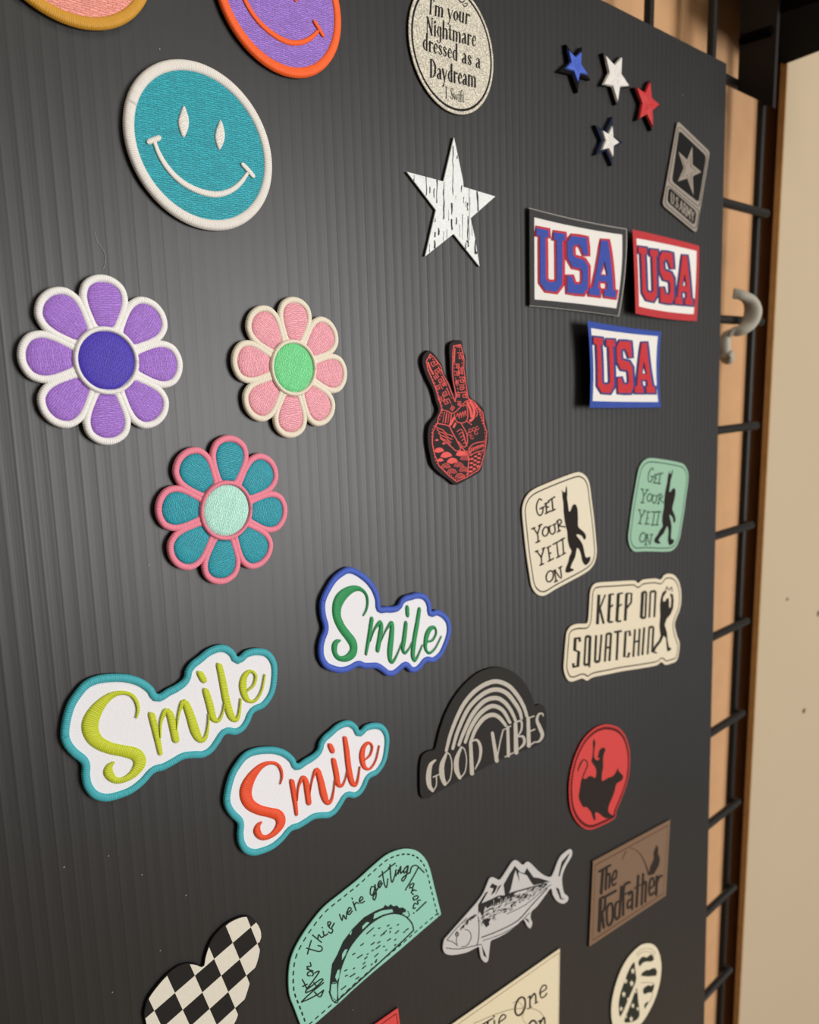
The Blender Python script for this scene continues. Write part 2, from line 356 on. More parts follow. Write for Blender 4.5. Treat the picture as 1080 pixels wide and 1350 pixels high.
GLYPH = {
 'a': (.50, [[(.09,.46,.4),(.2,.6,.5),(.33,.48,1),(.34,.08,1),(.45,.02,.4)], [(.34,.36,.4),(.13,.25,.9),(.1,.08,.9),(.2,0,.5),(.34,.12,.4)]]),
 'c': (.42, [[(.36,.46,.8),(.24,.6,.5),(.1,.32,1),(.22,0,.5),(.37,.12,.4)]]),
 'd': (.54, [[(.38,1,1),(.38,0,1)], [(.38,.5,.4),(.22,.6,.5),(.1,.3,1),(.22,0,.5),(.38,.1,.4)], [(.3,1,.4),(.38,1,.4)]]),
 'e': (.44, [[(.1,.33,.4),(.36,.33,.4),(.33,.52,.7),(.22,.6,.5),(.1,.3,1),(.2,0,.6),(.37,.12,.4)]]),
 'f': (.32, [[(.32,.95,.8),(.22,1,.5),(.15,.85,1),(.15,0,1)], [(.03,.6,.4),(.3,.6,.4)], [(.06,0,.4),(.26,0,.4)]]),
 'g': (.50, [[(.36,.58,1),(.36,-.2,.8),(.2,-.35,.5),(.06,-.25,.7)], [(.36,.5,.4),(.2,.6,.5),(.1,.3,1),(.2,.05,.5),(.36,.14,.4)]]),
 'h': (.56, [[(.12,1,1),(.12,0,1)], [(.12,.48,.4),(.3,.6,.5),(.42,.45,1),(.42,0,1)], [(.04,0,.4),(.2,0,.4)], [(.34,0,.4),(.5,0,.4)]]),
 'i': (.26, [[(.12,.6,1),(.12,0,1)], [(.12,.8,1.2),(.12,.84,1.2)], [(.04,0,.4),(.2,0,.4)], [(.04,.6,.4),(.12,.6,.4)]]),
 'm': (.84, [[(.12,.6,1),(.12,0,1)], [(.12,.48,.4),(.28,.6,.5),(.4,.45,1),(.4,0,1)], [(.4,.48,.4),(.56,.6,.5),(.68,.45,1),(.68,0,1)], [(.04,0,.4),(.2,0,.4)], [(.6,0,.4),(.76,0,.4)]]),
 'n': (.56, [[(.12,.6,1),(.12,0,1)], [(.12,.48,.4),(.3,.6,.5),(.42,.45,1),(.42,0,1)], [(.04,0,.4),(.2,0,.4)], [(.34,0,.4),(.5,0,.4)]]),
 'o': (.50, [[(.24,.6,.4),(.1,.42,1),(.1,.18,1),(.24,0,.4),(.38,.18,1),(.38,.42,1),(.24,.6,.4)]]),
 'r': (.40, [[(.12,.6,1),(.12,0,1)], [(.12,.42,.4),(.24,.58,.5),(.34,.54,1)], [(.04,0,.4),(.2,0,.4)]]),
 's': (.40, [[(.32,.46,.6),(.2,.6,.5),(.09,.47,.8),(.2,.32,1),(.32,.16,.8),(.2,0,.5),(.07,.14,.6)]]),
 't': (.36, [[(.16,.85,.6),(.16,.12,1),(.24,0,.6),(.32,.06,.4)], [(.03,.6,.4),(.3,.6,.4)]]),
 'u': (.54, [[(.1,.6,1),(.1,.15,1),(.22,0,.5),(.38,.14,.4)], [(.38,.6,1),(.38,0,1)]]),
 'w': (.70, [[(.05,.6,1),(.2,0,.8),(.34,.55,.4),(.48,0,.8),(.62,.6,.4)]]),
 'y': (.50, [[(.06,.6,1),(.24,.02,.8)], [(.44,.6,.4),(.22,-.1,.4),(.1,-.35,.8)]]),
 "'": (.16, [[(.07,1,.9),(.05,.82,.4)]]),
 '.': (.18, [[(.08,.04,1),(.1,.04,1)]]),
 '-': (.5, [[(.1,.35,.4),(.4,.35,.4)]]),
 '!': (.24, [[(.12,1,.8),(.12,.28,.5)], [(.12,.02,.7),(.13,.02,.7)]]),
 'I': (.34, [[(.16,1,1),(.16,0,1)], [(.05,1,.4),(.28,1,.4)], [(.05,0,.4),(.28,0,.4)]]),
 'N': (.70, [[(.12,1,.5),(.12,0,.5)], [(.12,1,1),(.54,0,1)], [(.54,1,.5),(.54,0,.5)], [(.03,1,.4),(.2,1,.4)], [(.45,1,.4),(.64,1,.4)], [(.03,0,.4),(.2,0,.4)]]),
 'D': (.66, [[(.14,1,1),(.14,0,1)], [(.05,1,.4),(.28,1,.5),(.5,.75,1),(.52,.5,1),(.5,.25,1),(.28,0,.5),(.05,0,.4)]]),
 'T': (.56, [[(.27,1,1),(.27,0,1)], [(.03,.97,.5),(.52,.97,.5)], [(.15,0,.4),(.39,0,.4)]]),
 'S': (.50, [[(.42,.8,.6),(.26,1,.5),(.1,.8,1),(.25,.52,1),(.42,.22,1),(.25,0,.5),(.07,.2,.6)]]),
 'A': (.60, [[(.06,0,.7),(.28,1,.7)], [(.28,1,1),(.5,0,1)], [(.15,.34,.6),(.42,.34,.6)]]),
 'O': (.68, [[(.32,1,.5),(.12,.75,1),(.12,.25,1),(.32,0,.5),(.54,.25,1),(.54,.75,1),(.32,1,.5)]]),
 'U': (.60, [[(.1,1,1),(.1,.2,1),(.28,0,.8),(.46,.2,1),(.46,1,1)]]),
 'R': (.58, [[(.12,1,1),(.12,0,1)], [(.12,1,.8),(.42,.95,.8),(.44,.6,.9),(.12,.5,.8)], [(.26,.5,1),(.48,0,1)]]),
 'M': (.74, [[(.1,0,.9),(.1,1,.9)], [(.1,1,1),(.34,.3,1)], [(.34,.3,1),(.58,1,.8)], [(.58,1,1),(.58,0,1)]]),
 'Y': (.56, [[(.04,1,1),(.26,.48,1),(.26,0,1)], [(.5,1,.9),(.26,.48,.9)]]),
}

# ------------------------------------------------------------------ the setting
tan = wall_material('tan_hardboard', (188, 146, 106), 60.0, .10, .3)
beige = wall_material('beige_wall_paint', (178, 161, 135), 9.0, .03, .15)
rawwood = wall_material('raw_plywood_edge', (172, 138, 92), 120.0, .25, .5)
blackpaint = wall_material('black_paint', (20, 18, 17), 40.0, .15, .1, .55)
def struct(o): o['kind'] = 'structure'; return o
def box(name, lo, hi, mat, parent=None, bevel=0.0):
    x0, y0, z0 = lo; x1, y1, z1 = hi
    v = [(x0,y0,z0),(x1,y0,z0),(x1,y1,z0),(x0,y1,z0),(x0,y0,z1),(x1,y0,z1),(x1,y1,z1),(x0,y1,z1)]
    f = [(3,2,1,0),(4,5,6,7),(0,1,5,4),(1,2,6,5),(2,3,7,6),(3,0,4,7)]
    o = mesh_obj(name, v, f, mat, parent)
    if bevel:
        md = o.modifiers.new('b', 'BEVEL'); md.width = bevel; md.segments = 2
    return o
X_END = 0.6195                                   # right end of the wires
a_f = ray(1015.5, 530); a_b = ray(1007.5, 530)
X_P = 0.660                                      # left edge of the beige panel
Y_PF = X_P*a_f[1]/a_f[0]; Y_PB = X_P*a_b[1]/a_b[0]
Y_BACK = 0.302
struct(box('wall_back', (-1.2, Y_BACK, 0.0), (X_P+.9, Y_BACK+.012, 2.6), tan))
wr = struct(box('wall_right', (X_P+.0015, Y_PF, 0.0), (X_P+.9, Y_PB, 2.6), beige))
struct(box('trim_1', (X_P, Y_PF, 0.0), (X_P+.0017, Y_PB, 2.6), rawwood))
struct(box('trim_2', (X_P+.16, Y_PB-.0005, 0.0), (X_P+.2, Y_BACK+.0005, 2.6), rawwood))   # batten behind the panel
for px, py, rw, rh in ((1038, 790, 3.6, 2.6), (1060, 937, 4.6, 4.6), (1079, 809, 4.0, 6.0)):
    c = on_y(px, py, Y_PF); sc = np.linalg.norm(on_y(px, py+1, Y_PF)-c)
    v = [(c[0], c[1]-.0004, c[2])]; k = 14
    rr = [1+.2*math.sin(3*i+px) for i in range(k)]
    for i in range(k):
        t = 2*math.pi*i/k; v.append((c[0]+rw*1.6*sc*rr[i]*math.cos(t)*.6, c[1]-.0002, c[2]+rh*sc*rr[i]*math.sin(t)*.6))
    mesh_obj('nail_hole', v, [(0, 1+i, 1+(i+1) % k) for i in range(k)], plain((74, 54, 30), .9), wr)
struct(box('floor', (-1.5, -2.2, -.02), (2.2, Y_BACK+.012, 0.0), wall_material('wood_floor', (176, 150, 120), 20.0, .1, .1)))

# ------------------------------------------------------------------ wire grid panel
black_metal = wall_material('black_powder_coat', (34, 32, 30), 200.0, .15, .05, .42)
grid = bpy.data.objects.new('wire_grid_panel', None); COL.objects.link(grid); grid.location = (.25, DG, .72)
tag(grid, 'black wire grid wall panel standing behind the black patch board', 'grid panel')
def rod(name, a, b, r, mat, parent, seg=12):
    a = Vector(a); b = Vector(b); d = (b-a).normalized(); u = d.orthogonal().normalized(); w = d.cross(u); v = []; f = []
    L_ = (b-a).length
    prof = [(0, .6), (r*.35, 1), (L_-r*.35, 1), (L_, .6)]
    for t, k in prof:
        for i in range(seg):
            g = 2*math.pi*i/seg; v.append(a+d*t+(u*math.cos(g)+w*math.sin(g))*r*k)
    for q in range(3):
        for i in range(seg):
            j = (i+1) % seg; f.append((q*seg+i, q*seg+j, (q+1)*seg+j, (q+1)*seg+i))
    f += [tuple(range(seg))[::-1], tuple(range(3*seg, 4*seg))]
    return mesh_obj(name, v, f, mat, parent, smooth=False)
Z0 = on_y(951, 421, DG)[2]
GX0, GZ0, GZ1 = -.222, Z0-.0762*9, Z0+.0762*6
gl = Vector(grid.location)
WR = .0030
for k in range(-9, 7):
    z = Z0+.0762*k; rod('horizontal_wire', Vector((GX0-.003, DG, z))-gl, Vector((X_END+.001, DG, z))-gl, WR, black_metal, grid)
for k in range(12):
    x = .6167-.0762*k; rod('vertical_wire', Vector((x, DG+2*WR-.0002, GZ0-.003))-gl, Vector((x, DG+2*WR-.0002, GZ1+.003))-gl, WR, black_metal, grid)
for z in (GZ0+.05, GZ1-.05, 1.3):                # stand-off clips that fix the grid to the wall
    for x in (GX0+.0762*1, .6167-.0762*2):
        rod('wall_clip', Vector((x, DG+2*WR, z))-gl, Vector((x, Y_BACK-.0001, z))-gl, .005, black_metal, grid)

# ------------------------------------------------------------------ the corrugated board
UL, UR, VT, VB = -.072, .5362, .0073, -.905
def make_board():
    pitch = .00495; v = []; f = []; us = []; hs = []
    n = int((UR-UL)/pitch); rnd = random.Random(3)
    for i in range(n+1):
        u = UR-.0012-(n-i)*pitch; a = .7+.9*rnd.random()
        for t, h in [(j/16, .019*math.cos(2*math.pi*j/16-.6)+(.020*a if j == 2 else .008*a if j in (1, 3) else 0)-(.006 if j in (0, 15) else 0)) for j in range(16)]:
            uu = u+t*pitch
            if UL <= uu <= UR: us.append(uu); hs.append(h*.001)
    us = [UL]+us+[UR]; hs = [0]+hs+[0]; k = len(us); rows = 2
    for vv in (VT, VB):
        for u, h in zip(us, hs): v.append((u, -h, vv))
    for i in range(k-1): f.append((i, k+i, k+i+1, i+1))
    th = .0040; m = len(v)                       # the rim and the back are a separate shell so that the flutes shade cleanly
    v += [(UL, 0, VT), (UR, 0, VT), (UR, 0, VB), (UL, 0, VB), (UL, th, VT), (UR, th, VT), (UR, th, VB), (UL, th, VB)]
    f += [tuple(m+q for q in t) for t in ((0, 1, 5, 4), (1, 2, 6, 5), (2, 3, 7, 6), (3, 0, 4, 7), (4, 5, 6, 7))]
    o = mesh_obj('display_board', v, f, board_material(), recalc=False)
    for q in o.data.polygons: q.use_smooth = q.index < k-1
    o.location = board_world(0, 0); o.rotation_euler = (-TH, 0, 0)
    tag(o, 'black corrugated plastic board covered with patches, hung on a wire grid', 'board')
    # stray lint and dust specks stuck to the plastic
    lint = plain((150, 150, 148), .9)
    vv = []; ff = []
    specks = [(210, 65), (84, 1143), (465, 1331), (143, 1128), (211, 1253), (187, 1153), (245, 1180), (855, 640), (900, 125), (300, 18), (148, 1308), (196, 745)]
    for px, py in specks:
        u, w = bp(px, py); m = len(vv); r = .00025
        for i in range(6): vv.append((u+r*(1+.4*math.sin(i*5+px))*math.cos(i*1.047), -.0002, w+r*math.sin(i*1.047)))
        ff.append(tuple(range(m, m+6)))
    for path in ([(124, 305), (128, 318), (131, 322), (137, 332), (139, 343), (136, 355)],):
        q = catmull([bp(*p) for p in path], 5); nn = normals(q, False); m = len(vv)
        for c, e in zip(q, nn):
            for sgn in (-1, 1): vv.append((c[0]+e[0]*sgn*.00006, -.0002, c[1]+e[1]*sgn*.00006))
        ff += [(m+2*i, m+2*i+2, m+2*i+3, m+2*i+1) for i in range(len(q)-1)]
    d = mesh_obj('lint', vv, ff, lint, o, recalc=False); d['kind'] = 'stuff'
make_board()

# ------------------------------------------------------------------ grey S hook and black shelf
def sweep(name, pts, w, t, mat, parent=None):
    """flat strap swept along 3D points; w = widths, t = thickness"""
    P = catmull([tuple(p)+(a,) for p, a in zip(pts, w)], 8); v = []; f = []; seg = 12
    C = P[:, :3]; T = np.gradient(C, axis=0); T /= np.linalg.norm(T, axis=1, keepdims=True)
    up = np.array([0.25, -1.0, 0.0]); up /= np.linalg.norm(up)
    for i in range(len(C)):
        a = np.cross(T[i], up); a /= np.linalg.norm(a); b = np.cross(a, T[i])
        for k in range(seg):
            g = 2*math.pi*k/seg; v.append(tuple(C[i]+a*math.cos(g)*t/2+b*math.sin(g)*P[i, 3]/2))
    for i in range(len(C)-1):
        for k in range(seg):
            j = (k+1) % seg; f.append((i*seg+k, i*seg+j, (i+1)*seg+j, (i+1)*seg+k))
    f += [tuple(range(seg)), tuple(range((len(C)-1)*seg, len(C)*seg))]
    return mesh_obj(name, v, f, mat, parent, smooth=True)
hk = [(967, 387, DG-.004), (978, 389, DG-.008), (989, 397, DG-.011), (993, 411, DG-.0125), (988, 426, DG-.011), (978, 435, DG-.008), (966, 438, DG-.003), (958, 443, DG+.001), (954.5, 457, DG+.002), (956, 469, DG+.001), (960.5, 473.5, DG-.003), (964, 466, DG-.006)]
hook = sweep('s_hook', [on_y(*p) for p in hk], [.002, .006, .010, .012, .011, .008, .005, .007, .0095, .009, .008, .004], .0075, wall_material('grey_plastic', (168, 163, 150), 90.0, .08, .1, .5))
tag(hook, 'pale grey curved plastic hook hanging on the black wire grid', 'hook')

shelf_mat = wall_material('black_shelf', (5, 4, 4), 60.0, .2, .05, .8)
shelf_mat.node_tree.nodes['Principled BSDF'].inputs['Specular IOR Level'].default_value = .04
A = on_y(1034, 85, Y_PF+.0005); zb = A[2]
Bq = on_z(1092, 63, zb); xl = .5632
yf = .222
sh = bpy.data.objects.new('display_shelf', None); COL.objects.link(sh); sh.location = (xl, Y_PF, zb)
print('xl', xl, X_END)
tag(sh, 'black shelf box on a bracket above the beige panel, beside the wire grid', 'shelf')
def prism(name, foot, z0, z1, mat, parent):
    o = Vector(parent.location); n = len(foot)
    v = [Vector((p[0], p[1], z0))-o for p in foot]+[Vector((p[0], p[1], z1))-o for p in foot]
    f = [(i, (i+1) % n, n+(i+1) % n, n+i) for i in range(n)]+[tuple(range(n))[::-1], tuple(range(n, 2*n))]
    return mesh_obj(name, v, f, mat, parent)
t = (yf-A[1])/(Bq[1]-A[1]); BX = A[0]+(Bq[0]-A[0])*t
prism('shelf_box', [(xl, DG-.0036), (X_END+.003, DG-.0036), (X_END+.003, Y_PF), (A[0], A[1]), (BX, yf), (xl, yf)], zb, zb+.16, shelf_mat, sh)
# gusset bracket: an upright plate square to the wall
xg = .5590
pl = []
for px, py in ((972.5, 118.5), (975, 105), (1018, 92), (1019, 141.5)):
    R = ray(px, py); k = xg/R[0]; q = R*k+CAM; pl.append((q[1], q[2]))
print('plate', pl, zb, xl, yf, A, BX, Y_PF); pl = [(min(pl[0][0], DG-WR-.0003), pl[0][1]), (min(pl[0][0], DG-WR-.0003), zb+.12), (pl[3][0], zb+.12), pl[3]]
o_ = Vector(sh.location)
v = [Vector((xg+dx, y, z))-o_ for dx in (0, .004) for y, z in pl]
mesh_obj('bracket_plate', v, [(0,1,2,3), (7,6,5,4), (0,4,5,1), (1,5,6,2), (2,6,7,3), (3,7,4,0)], wall_material('dark_plate', (30, 27, 26), 60.0, .1, .05, .5), sh)
rod('bracket_arm', Vector((xg+.002, DG-WR-.0003, pl[0][1]+.03))-o_, Vector((xg+.002, pl[3][0]+.002, pl[0][1]+.03))-o_, .004, shelf_mat, sh)

# ================================================================== embroidered patches
WHITE = (236, 234, 230); HB = .0011
black_back = plain((16, 15, 15), .9, name='hook_tape')
def circle_fit(P):
    P = np.array(P); A_ = np.c_[2*P, np.ones(len(P))]; s_ = np.linalg.lstsq(A_, (P**2).sum(1), rcond=None)[0]
    return s_[:2], math.sqrt(s_[2]+s_[0]**2+s_[1]**2)

def ellipse_fit(P, n=150):
    c = P.mean(0); q = (P-c)*100; x, y = q[:, 0], q[:, 1]
    a, b, d, e, g = np.linalg.lstsq(np.stack([x*x, x*y, y*y, x, y], 1), np.ones(len(x)), rcond=None)[0]
    m = np.array([[a, b/2], [b/2, d]]); k = np.array([e, g]); cc = -.5*np.linalg.solve(m, k)
    s_ = 1+cc @ m @ cc; w, v_ = np.linalg.eigh(m/s_); t = np.linspace(0, 2*math.pi, n, endpoint=False)
    pts = (v_ @ np.stack([np.cos(t)/math.sqrt(w[0]), np.sin(t)/math.sqrt(w[1])])).T+cc
    return ccw(pts/100+c)
# ---- smileys
C3 = (150, 60, 4.696)
T_out = [(350,75),(470,85),(600,140),(720,230),(830,340),(920,470),(970,590),(990,740),(975,860),(900,990),(790,1090),(640,1160),(500,1130),(370,1050),(250,940),(160,810),(90,650),(70,500),(80,350),(120,220),(220,125)]
T_eyes = [[(432,370),(450,410),(463,460),(458,520),(430,572),(405,520),(397,470),(412,415)], [(660,460),(678,505),(686,555),(678,605),(652,648),(632,605),(625,555),(640,500)]]
T_mouth = [(250,590,26),(275,660,30),(320,740,34),(385,815,36),(460,870,38),(550,908,40),(640,922,40),(720,900,36),(780,855,32),(825,795,24)]
T_caps = [[(222,594,40),(275,574,40)], [(800,738,28),(835,775,30),(862,808,28)]]
H1 = .0021
tc_, tr_ = circle_fit([bp(C3[0]+x/C3[2], C3[1]+y/C3[2], H1) for x, y in T_out])
def smiley(label, fill, border, face, xf=None, out=None):
    p = Patch('smiley_patch', label, 'patch', C3, (530, 610), 'smiley face patches', xf)
    O = ellipse_fit(p.L(T_out, H1))
    p.slab('backing', inset(O, .0005), -.0002, HB, black_back)
    p.slab('felt_base', inset(O, .0002), HB-.0001, .0017, twill(border), .0003)
    bw = .0037
    p.tube('border', inset(O, bw/2), bw, .0014, .0027, thread(border, kind='satin', var=.14))
    p.slab('face_fill', inset(O, bw*.82), .0014, .0021, thread(fill, .0), .0002)
    for e in T_eyes: p.dome('eye', resample(p.L(catmull(e, 5, True), .0022), .0004), .0020, .0028, thread(face, .6, .15))
    p.strokes('mouth', [T_mouth], .0020, .0007, thread(face, kind='satin', var=.15))
    for c in T_caps: p.strokes('mouth_corner', [c], .0020, .0008, thread(face, kind='satin', var=.15))
    return p
smiley('teal smiley face patch with white border and white smile', (30, 158, 172), (226, 222, 214), (230, 226, 218))
def place_circle(pts, crop, end=None, rot=None):
    """similarity that carries the teal face onto another round face seen only in part"""
    B = np.array([bp(crop[0]+x/crop[2], crop[1]+y/crop[2], H1) for x, y in pts]); c, r = circle_fit(B)
    r = tr_*1.0 if not (.9*tr_ < r < 1.15*tr_) else r
    # refine the centre for this radius
    for _ in range(60):
        d = B-c; L_ = np.linalg.norm(d, axis=1, keepdims=True); c = c+(d-d/L_*r).mean(0)*1.0
    s_ = r/tr_
    if rot is None:
        e0 = np.array(bp(C3[0]+830/C3[2], C3[1]+775/C3[2], H1))-tc_; e1 = np.array(bp(crop[0]+end[0]/crop[2], crop[1]+end[1]/crop[2], H1))-c
        rot = math.atan2(e1[1], e1[0])-math.atan2(e0[1], e0[0])
    R_ = s_*np.array([[math.cos(rot), -math.sin(rot)], [math.sin(rot), math.cos(rot)]])
    print('circle', r, tr_, math.degrees(rot)); return (R_, c-R_ @ tc_)
C2 = (0, 0, 2.348)
smiley('purple smiley face patch with bright orange border and orange smile', (150, 112, 202), (246, 98, 30), (246, 98, 30),
       place_circle([(672,0),(700,60),(750,130),(820,200),(880,232),(930,242),(990,230),(1030,180),(1048,110),(1050,30)], C2, (980,84)))
smiley('salmon pink round face patch with mustard gold border', (238, 152, 138), (204, 148, 42), (204, 148, 42),
       place_circle([(75,0),(130,45),(200,75),(280,93),(350,85),(400,60),(450,0)], C2, rot=0.0))

# ---- flowers
def flower(label, crop, centre, tips, petal, middle, edge, hz=0.0):
    h = .0022
    p = Patch('flower_patch', label, 'patch', crop, centre, 'flower patches')
    c = np.zeros(2); T_ = p.L(tips, h)-p.L([centre], h)[0]; c = p.L([centre], h)[0]
    R_ = np.mean(np.linalg.norm(T_, axis=1)); a0 = np.angle(np.mean([np.exp(1j*(math.atan2(t[1], t[0])*8)) for t in T_]))/8
    print(label[:20], R_, np.linalg.norm(T_, axis=1).round(4))
    ang = [a0+k*math.pi/4 for k in range(8)]
    def local(a, pts): return np.array([c+R_*np.array([r*math.cos(a)-t*math.sin(a), r*math.sin(a)+t*math.cos(a)]) for r, t in pts])
    half = [(.40,.0),(.40,.10),(.52,.165),(.64,.205),(.74,.212),(.84,.175),(.90,.09),(.915,0)]
    fill = half+[(r, -t) for r, t in half[-2:0:-1]]
    oh = [(.30,.0),(.34,.13),(.46,.19),(.60,.255),(.74,.285),(.88,.245),(.97,.13),(1.0,0)]
    outl = oh+[(r, -t) for r, t in oh[-2:0:-1]]
    # silhouette of all petals
    sil = []
    for k in range(720):
        th = 2*math.pi*k/720; d = min(abs((th-a+math.pi) % (2*math.pi)-math.pi) for a in ang)
        lo, hi = .3, 1.0
        rr = np.array([r for r, t in catmull(oh, 8)]); tt = np.array([t for r, t in catmull(oh, 8)])
        pa = np.arctan2(tt, rr); i0 = np.argmax(pa); pp = pa[i0:][::-1]; q = np.hypot(rr, tt)[i0:][::-1]
        r = np.interp(d, pp, q); sil.append(c+R_*r*np.array([math.cos(th), math.sin(th)]))
    sil = ccw(resample(np.array(sil), .0009))
    p.slab('backing', inset(sil, .0007), -.0002, HB, black_back)
    p.slab('felt_base', inset(sil, .0001), HB-.0001, .0019, twill(edge), .0003)
    for i, a in enumerate(ang):
        loop = ccw(resample(local(a, catmull(outl, 6, True)), .0007)); w = .0034*R_/.03*.92
        F_ = ccw(resample(local(a, catmull(fill, 6, True)), .0006))
        pe = p.dome('petal', F_, .0016, .0027, thread(petal, -a+math.pi/2, .26))
        mid = ccw(resample(local(a, catmull([((x+y)/2*1.0 if True else x, (t+s_)/2) for (x, t), (y, s_) in zip(fill, outl)], 6, True)), .0007))
        p.tube('petal_border', mid, w*.86, .0014, .0026+.00002*i, thread(edge, kind='satin', var=.12), seg=7)
    th = np.linspace(0, 2*math.pi, 64, endpoint=False)
    p.dome('flower_centre', c+R_*.352*np.stack([np.cos(th), np.sin(th)], 1), .0018, .0033, thread(middle, 1.2, .22))
    p.tube('centre_ring', c+R_*.372*np.stack([np.cos(th), np.sin(th)], 1), .062*R_, .0016, .0036, thread(edge, kind='satin', var=.12))
flower('lavender purple flower patch with indigo centre and white edging', (20,350,4.5), (540,565), [(505,58),(850,230),(1005,610),(880,950),(555,1068),(190,890),(25,530),(160,170)], (160,112,206), (70,52,178), (236,234,230))
flower('pale pink flower patch with light green centre and cream edging', (295,380,6.0), (548,630), [(580,66),(855,265),(970,690),(820,1090),(530,1195),(215,1010),(72,560),(250,160)], (236,160,172), (112,214,140), (232,222,202))
flower('teal flower patch with pale mint centre and pink edging', (195,570,5.4), (555,555), [(600,38),(895,215),(1002,570),(850,950),(515,1085),(185,935),(62,540),(230,155)], (24,150,166), (178,230,214), (232,132,152))

# ---- the three "Smile" word patches (one design in three sizes)
CO = (285, 940, 4.5)
S_out = [(48,520),(60,440),(85,360),(120,300),(165,245),(220,215),(290,203),(360,205),(420,225),(465,262),(487,302),(530,275),(570,252),(605,220),(615,180),(640,140),(680,105),(720,70),(770,47),(810,50),(840,75),(856,106),(890,75),(940,60),(990,68),(1020,105),(1030,160),(1020,250),(1000,310),(960,365),(912,392),(890,440),(860,485),(820,508),(777,505),(750,545),(715,595),(670,625),(625,628),(580,635),(540,660),(490,690),(447,705),(400,760),(340,810),(270,840),(215,850),(165,830),(135,780),(128,720),(130,662),(90,620),(60,575)]
S_let = [
 ('letter_s', [[(383,420,8),(392,380,15),(385,335,20),(360,303,22),(315,296,24),(265,318,36),(215,372,56),(182,435,74),(176,490,78),(200,542,74),(255,575,66),(315,590,64),(368,608,72),(383,652,58),(352,706,38),(305,737,30),(266,735,40),(244,704,48),(250,668,30),(270,648,10)]]),
 ('letter_m', [[(450,408,34),(465,500,32),(478,600,22)], [(484,520,6),(490,440,14),(513,386,28),(530,400,36),(540,450,38),(550,530,36)], [(558,480,6),(574,390,12),(598,338,32),(620,400,42),(640,490,46),(660,532,32),(685,518,18),(700,460,10),(706,400,6)]]),
 ('letter_i', [[(698,282,32),(712,350,36),(725,422,32),(750,430,16),(770,390,8),(778,350,6)], [(678,196,34),(690,224,34)]]),
 ('letter_l', [[(765,152,30),(775,220,34),(788,330,36),(805,408,36),(825,428,24),(842,400,14),(855,320,8)]]),
 ('letter_e', [[(880,282,8),(915,250,12),(928,200,14),(905,176,18),(876,205,28),(866,260,36),(880,320,28),(915,330,14),(950,280,10),(970,195,8)]])]
S_mark = dict(left=(48,520), lcusp=(130,662), scusp=(487,302), ecusp=(856,106), right=(1030,160), bottom=(215,852), send=(383,420), eend=(970,195), mfoot=(478,600), dot=(685,210))
def sim_fit(src, dst, affine=False):
    src = np.array(src); dst = np.array(dst)
    if affine:
        A_ = np.c_[src, np.ones(len(src))]; X = np.linalg.lstsq(A_, dst, rcond=None)[0]; return (X[:2].T, X[2])
    a = src[:, 0]+1j*src[:, 1]; b = dst[:, 0]+1j*dst[:, 1]; am, bm = a.mean(), b.mean()
    k = np.sum(np.conj(a-am)*(b-bm))/np.sum(abs(a-am)**2); t = bm-k*am
    return (np.array([[k.real, -k.imag], [k.imag, k.real]]), np.array([t.real, t.imag]))
def smile(label, crop, marks, edge, ink, ground=(232,232,236)):
    xf = None
    if marks:
        src = [bp(CO[0]+S_mark[m][0]/CO[2], CO[1]+S_mark[m][1]/CO[2], .002) for m in marks]
        dst = [bp(crop[0]+q[0]/crop[2], crop[1]+q[1]/crop[2], .002) for q in marks.values()]
        xf = sim_fit(src, dst, True)
        e = np.array([xf[0] @ np.array(a)+xf[1] for a in src])-np.array(dst); print(label[:24], 'fit mm', (np.linalg.norm(e, axis=1)*1000).round(1), xf[0].round(3).tolist())
    p = Patch('word_patch', label, 'patch', CO, (500, 480), 'smile word patches', xf)
    O = ccw(resample(p.L(catmull(S_out, 6, True), .002), .0009))
    p.slab('backing', inset(O, .0006), -.0002, HB, black_back)
    p.slab('twill_ground', inset(O, .0002), HB-.0001, .0016, twill(ground), .0002)
    p.tube('border', inset(O, .0014), .0028, .0012, .0024, thread(edge, kind='satin', var=.22))
    for nm, st in S_let: p.strokes(nm, st, .0014, .0010, thread(ink, kind='satin', var=.24))
smile('white Smile word patch with red orange script and teal edge', None, None, (62,168,178), (232,78,34))
smile('white Smile word patch with lime yellow script and teal edge', (70,840,3.484), dict(left=(35,455), lcusp=(138,578), scusp=(483,273), ecusp=(848,82), right=(1032,165), bottom=(225,764), send=(383,380), eend=(975,152), mfoot=(498,530), dot=(690,182)), (62,168,178), (192,202,42))
smile('white Smile word patch with green script and royal blue edge', (410,745,5.4), dict(lcusp=(84,452), scusp=(497,300), ecusp=(858,322), send=(390,355), eend=(933,510), mfoot=(395,628), dot=(690,335)), (62,92,190), (38,146,84))

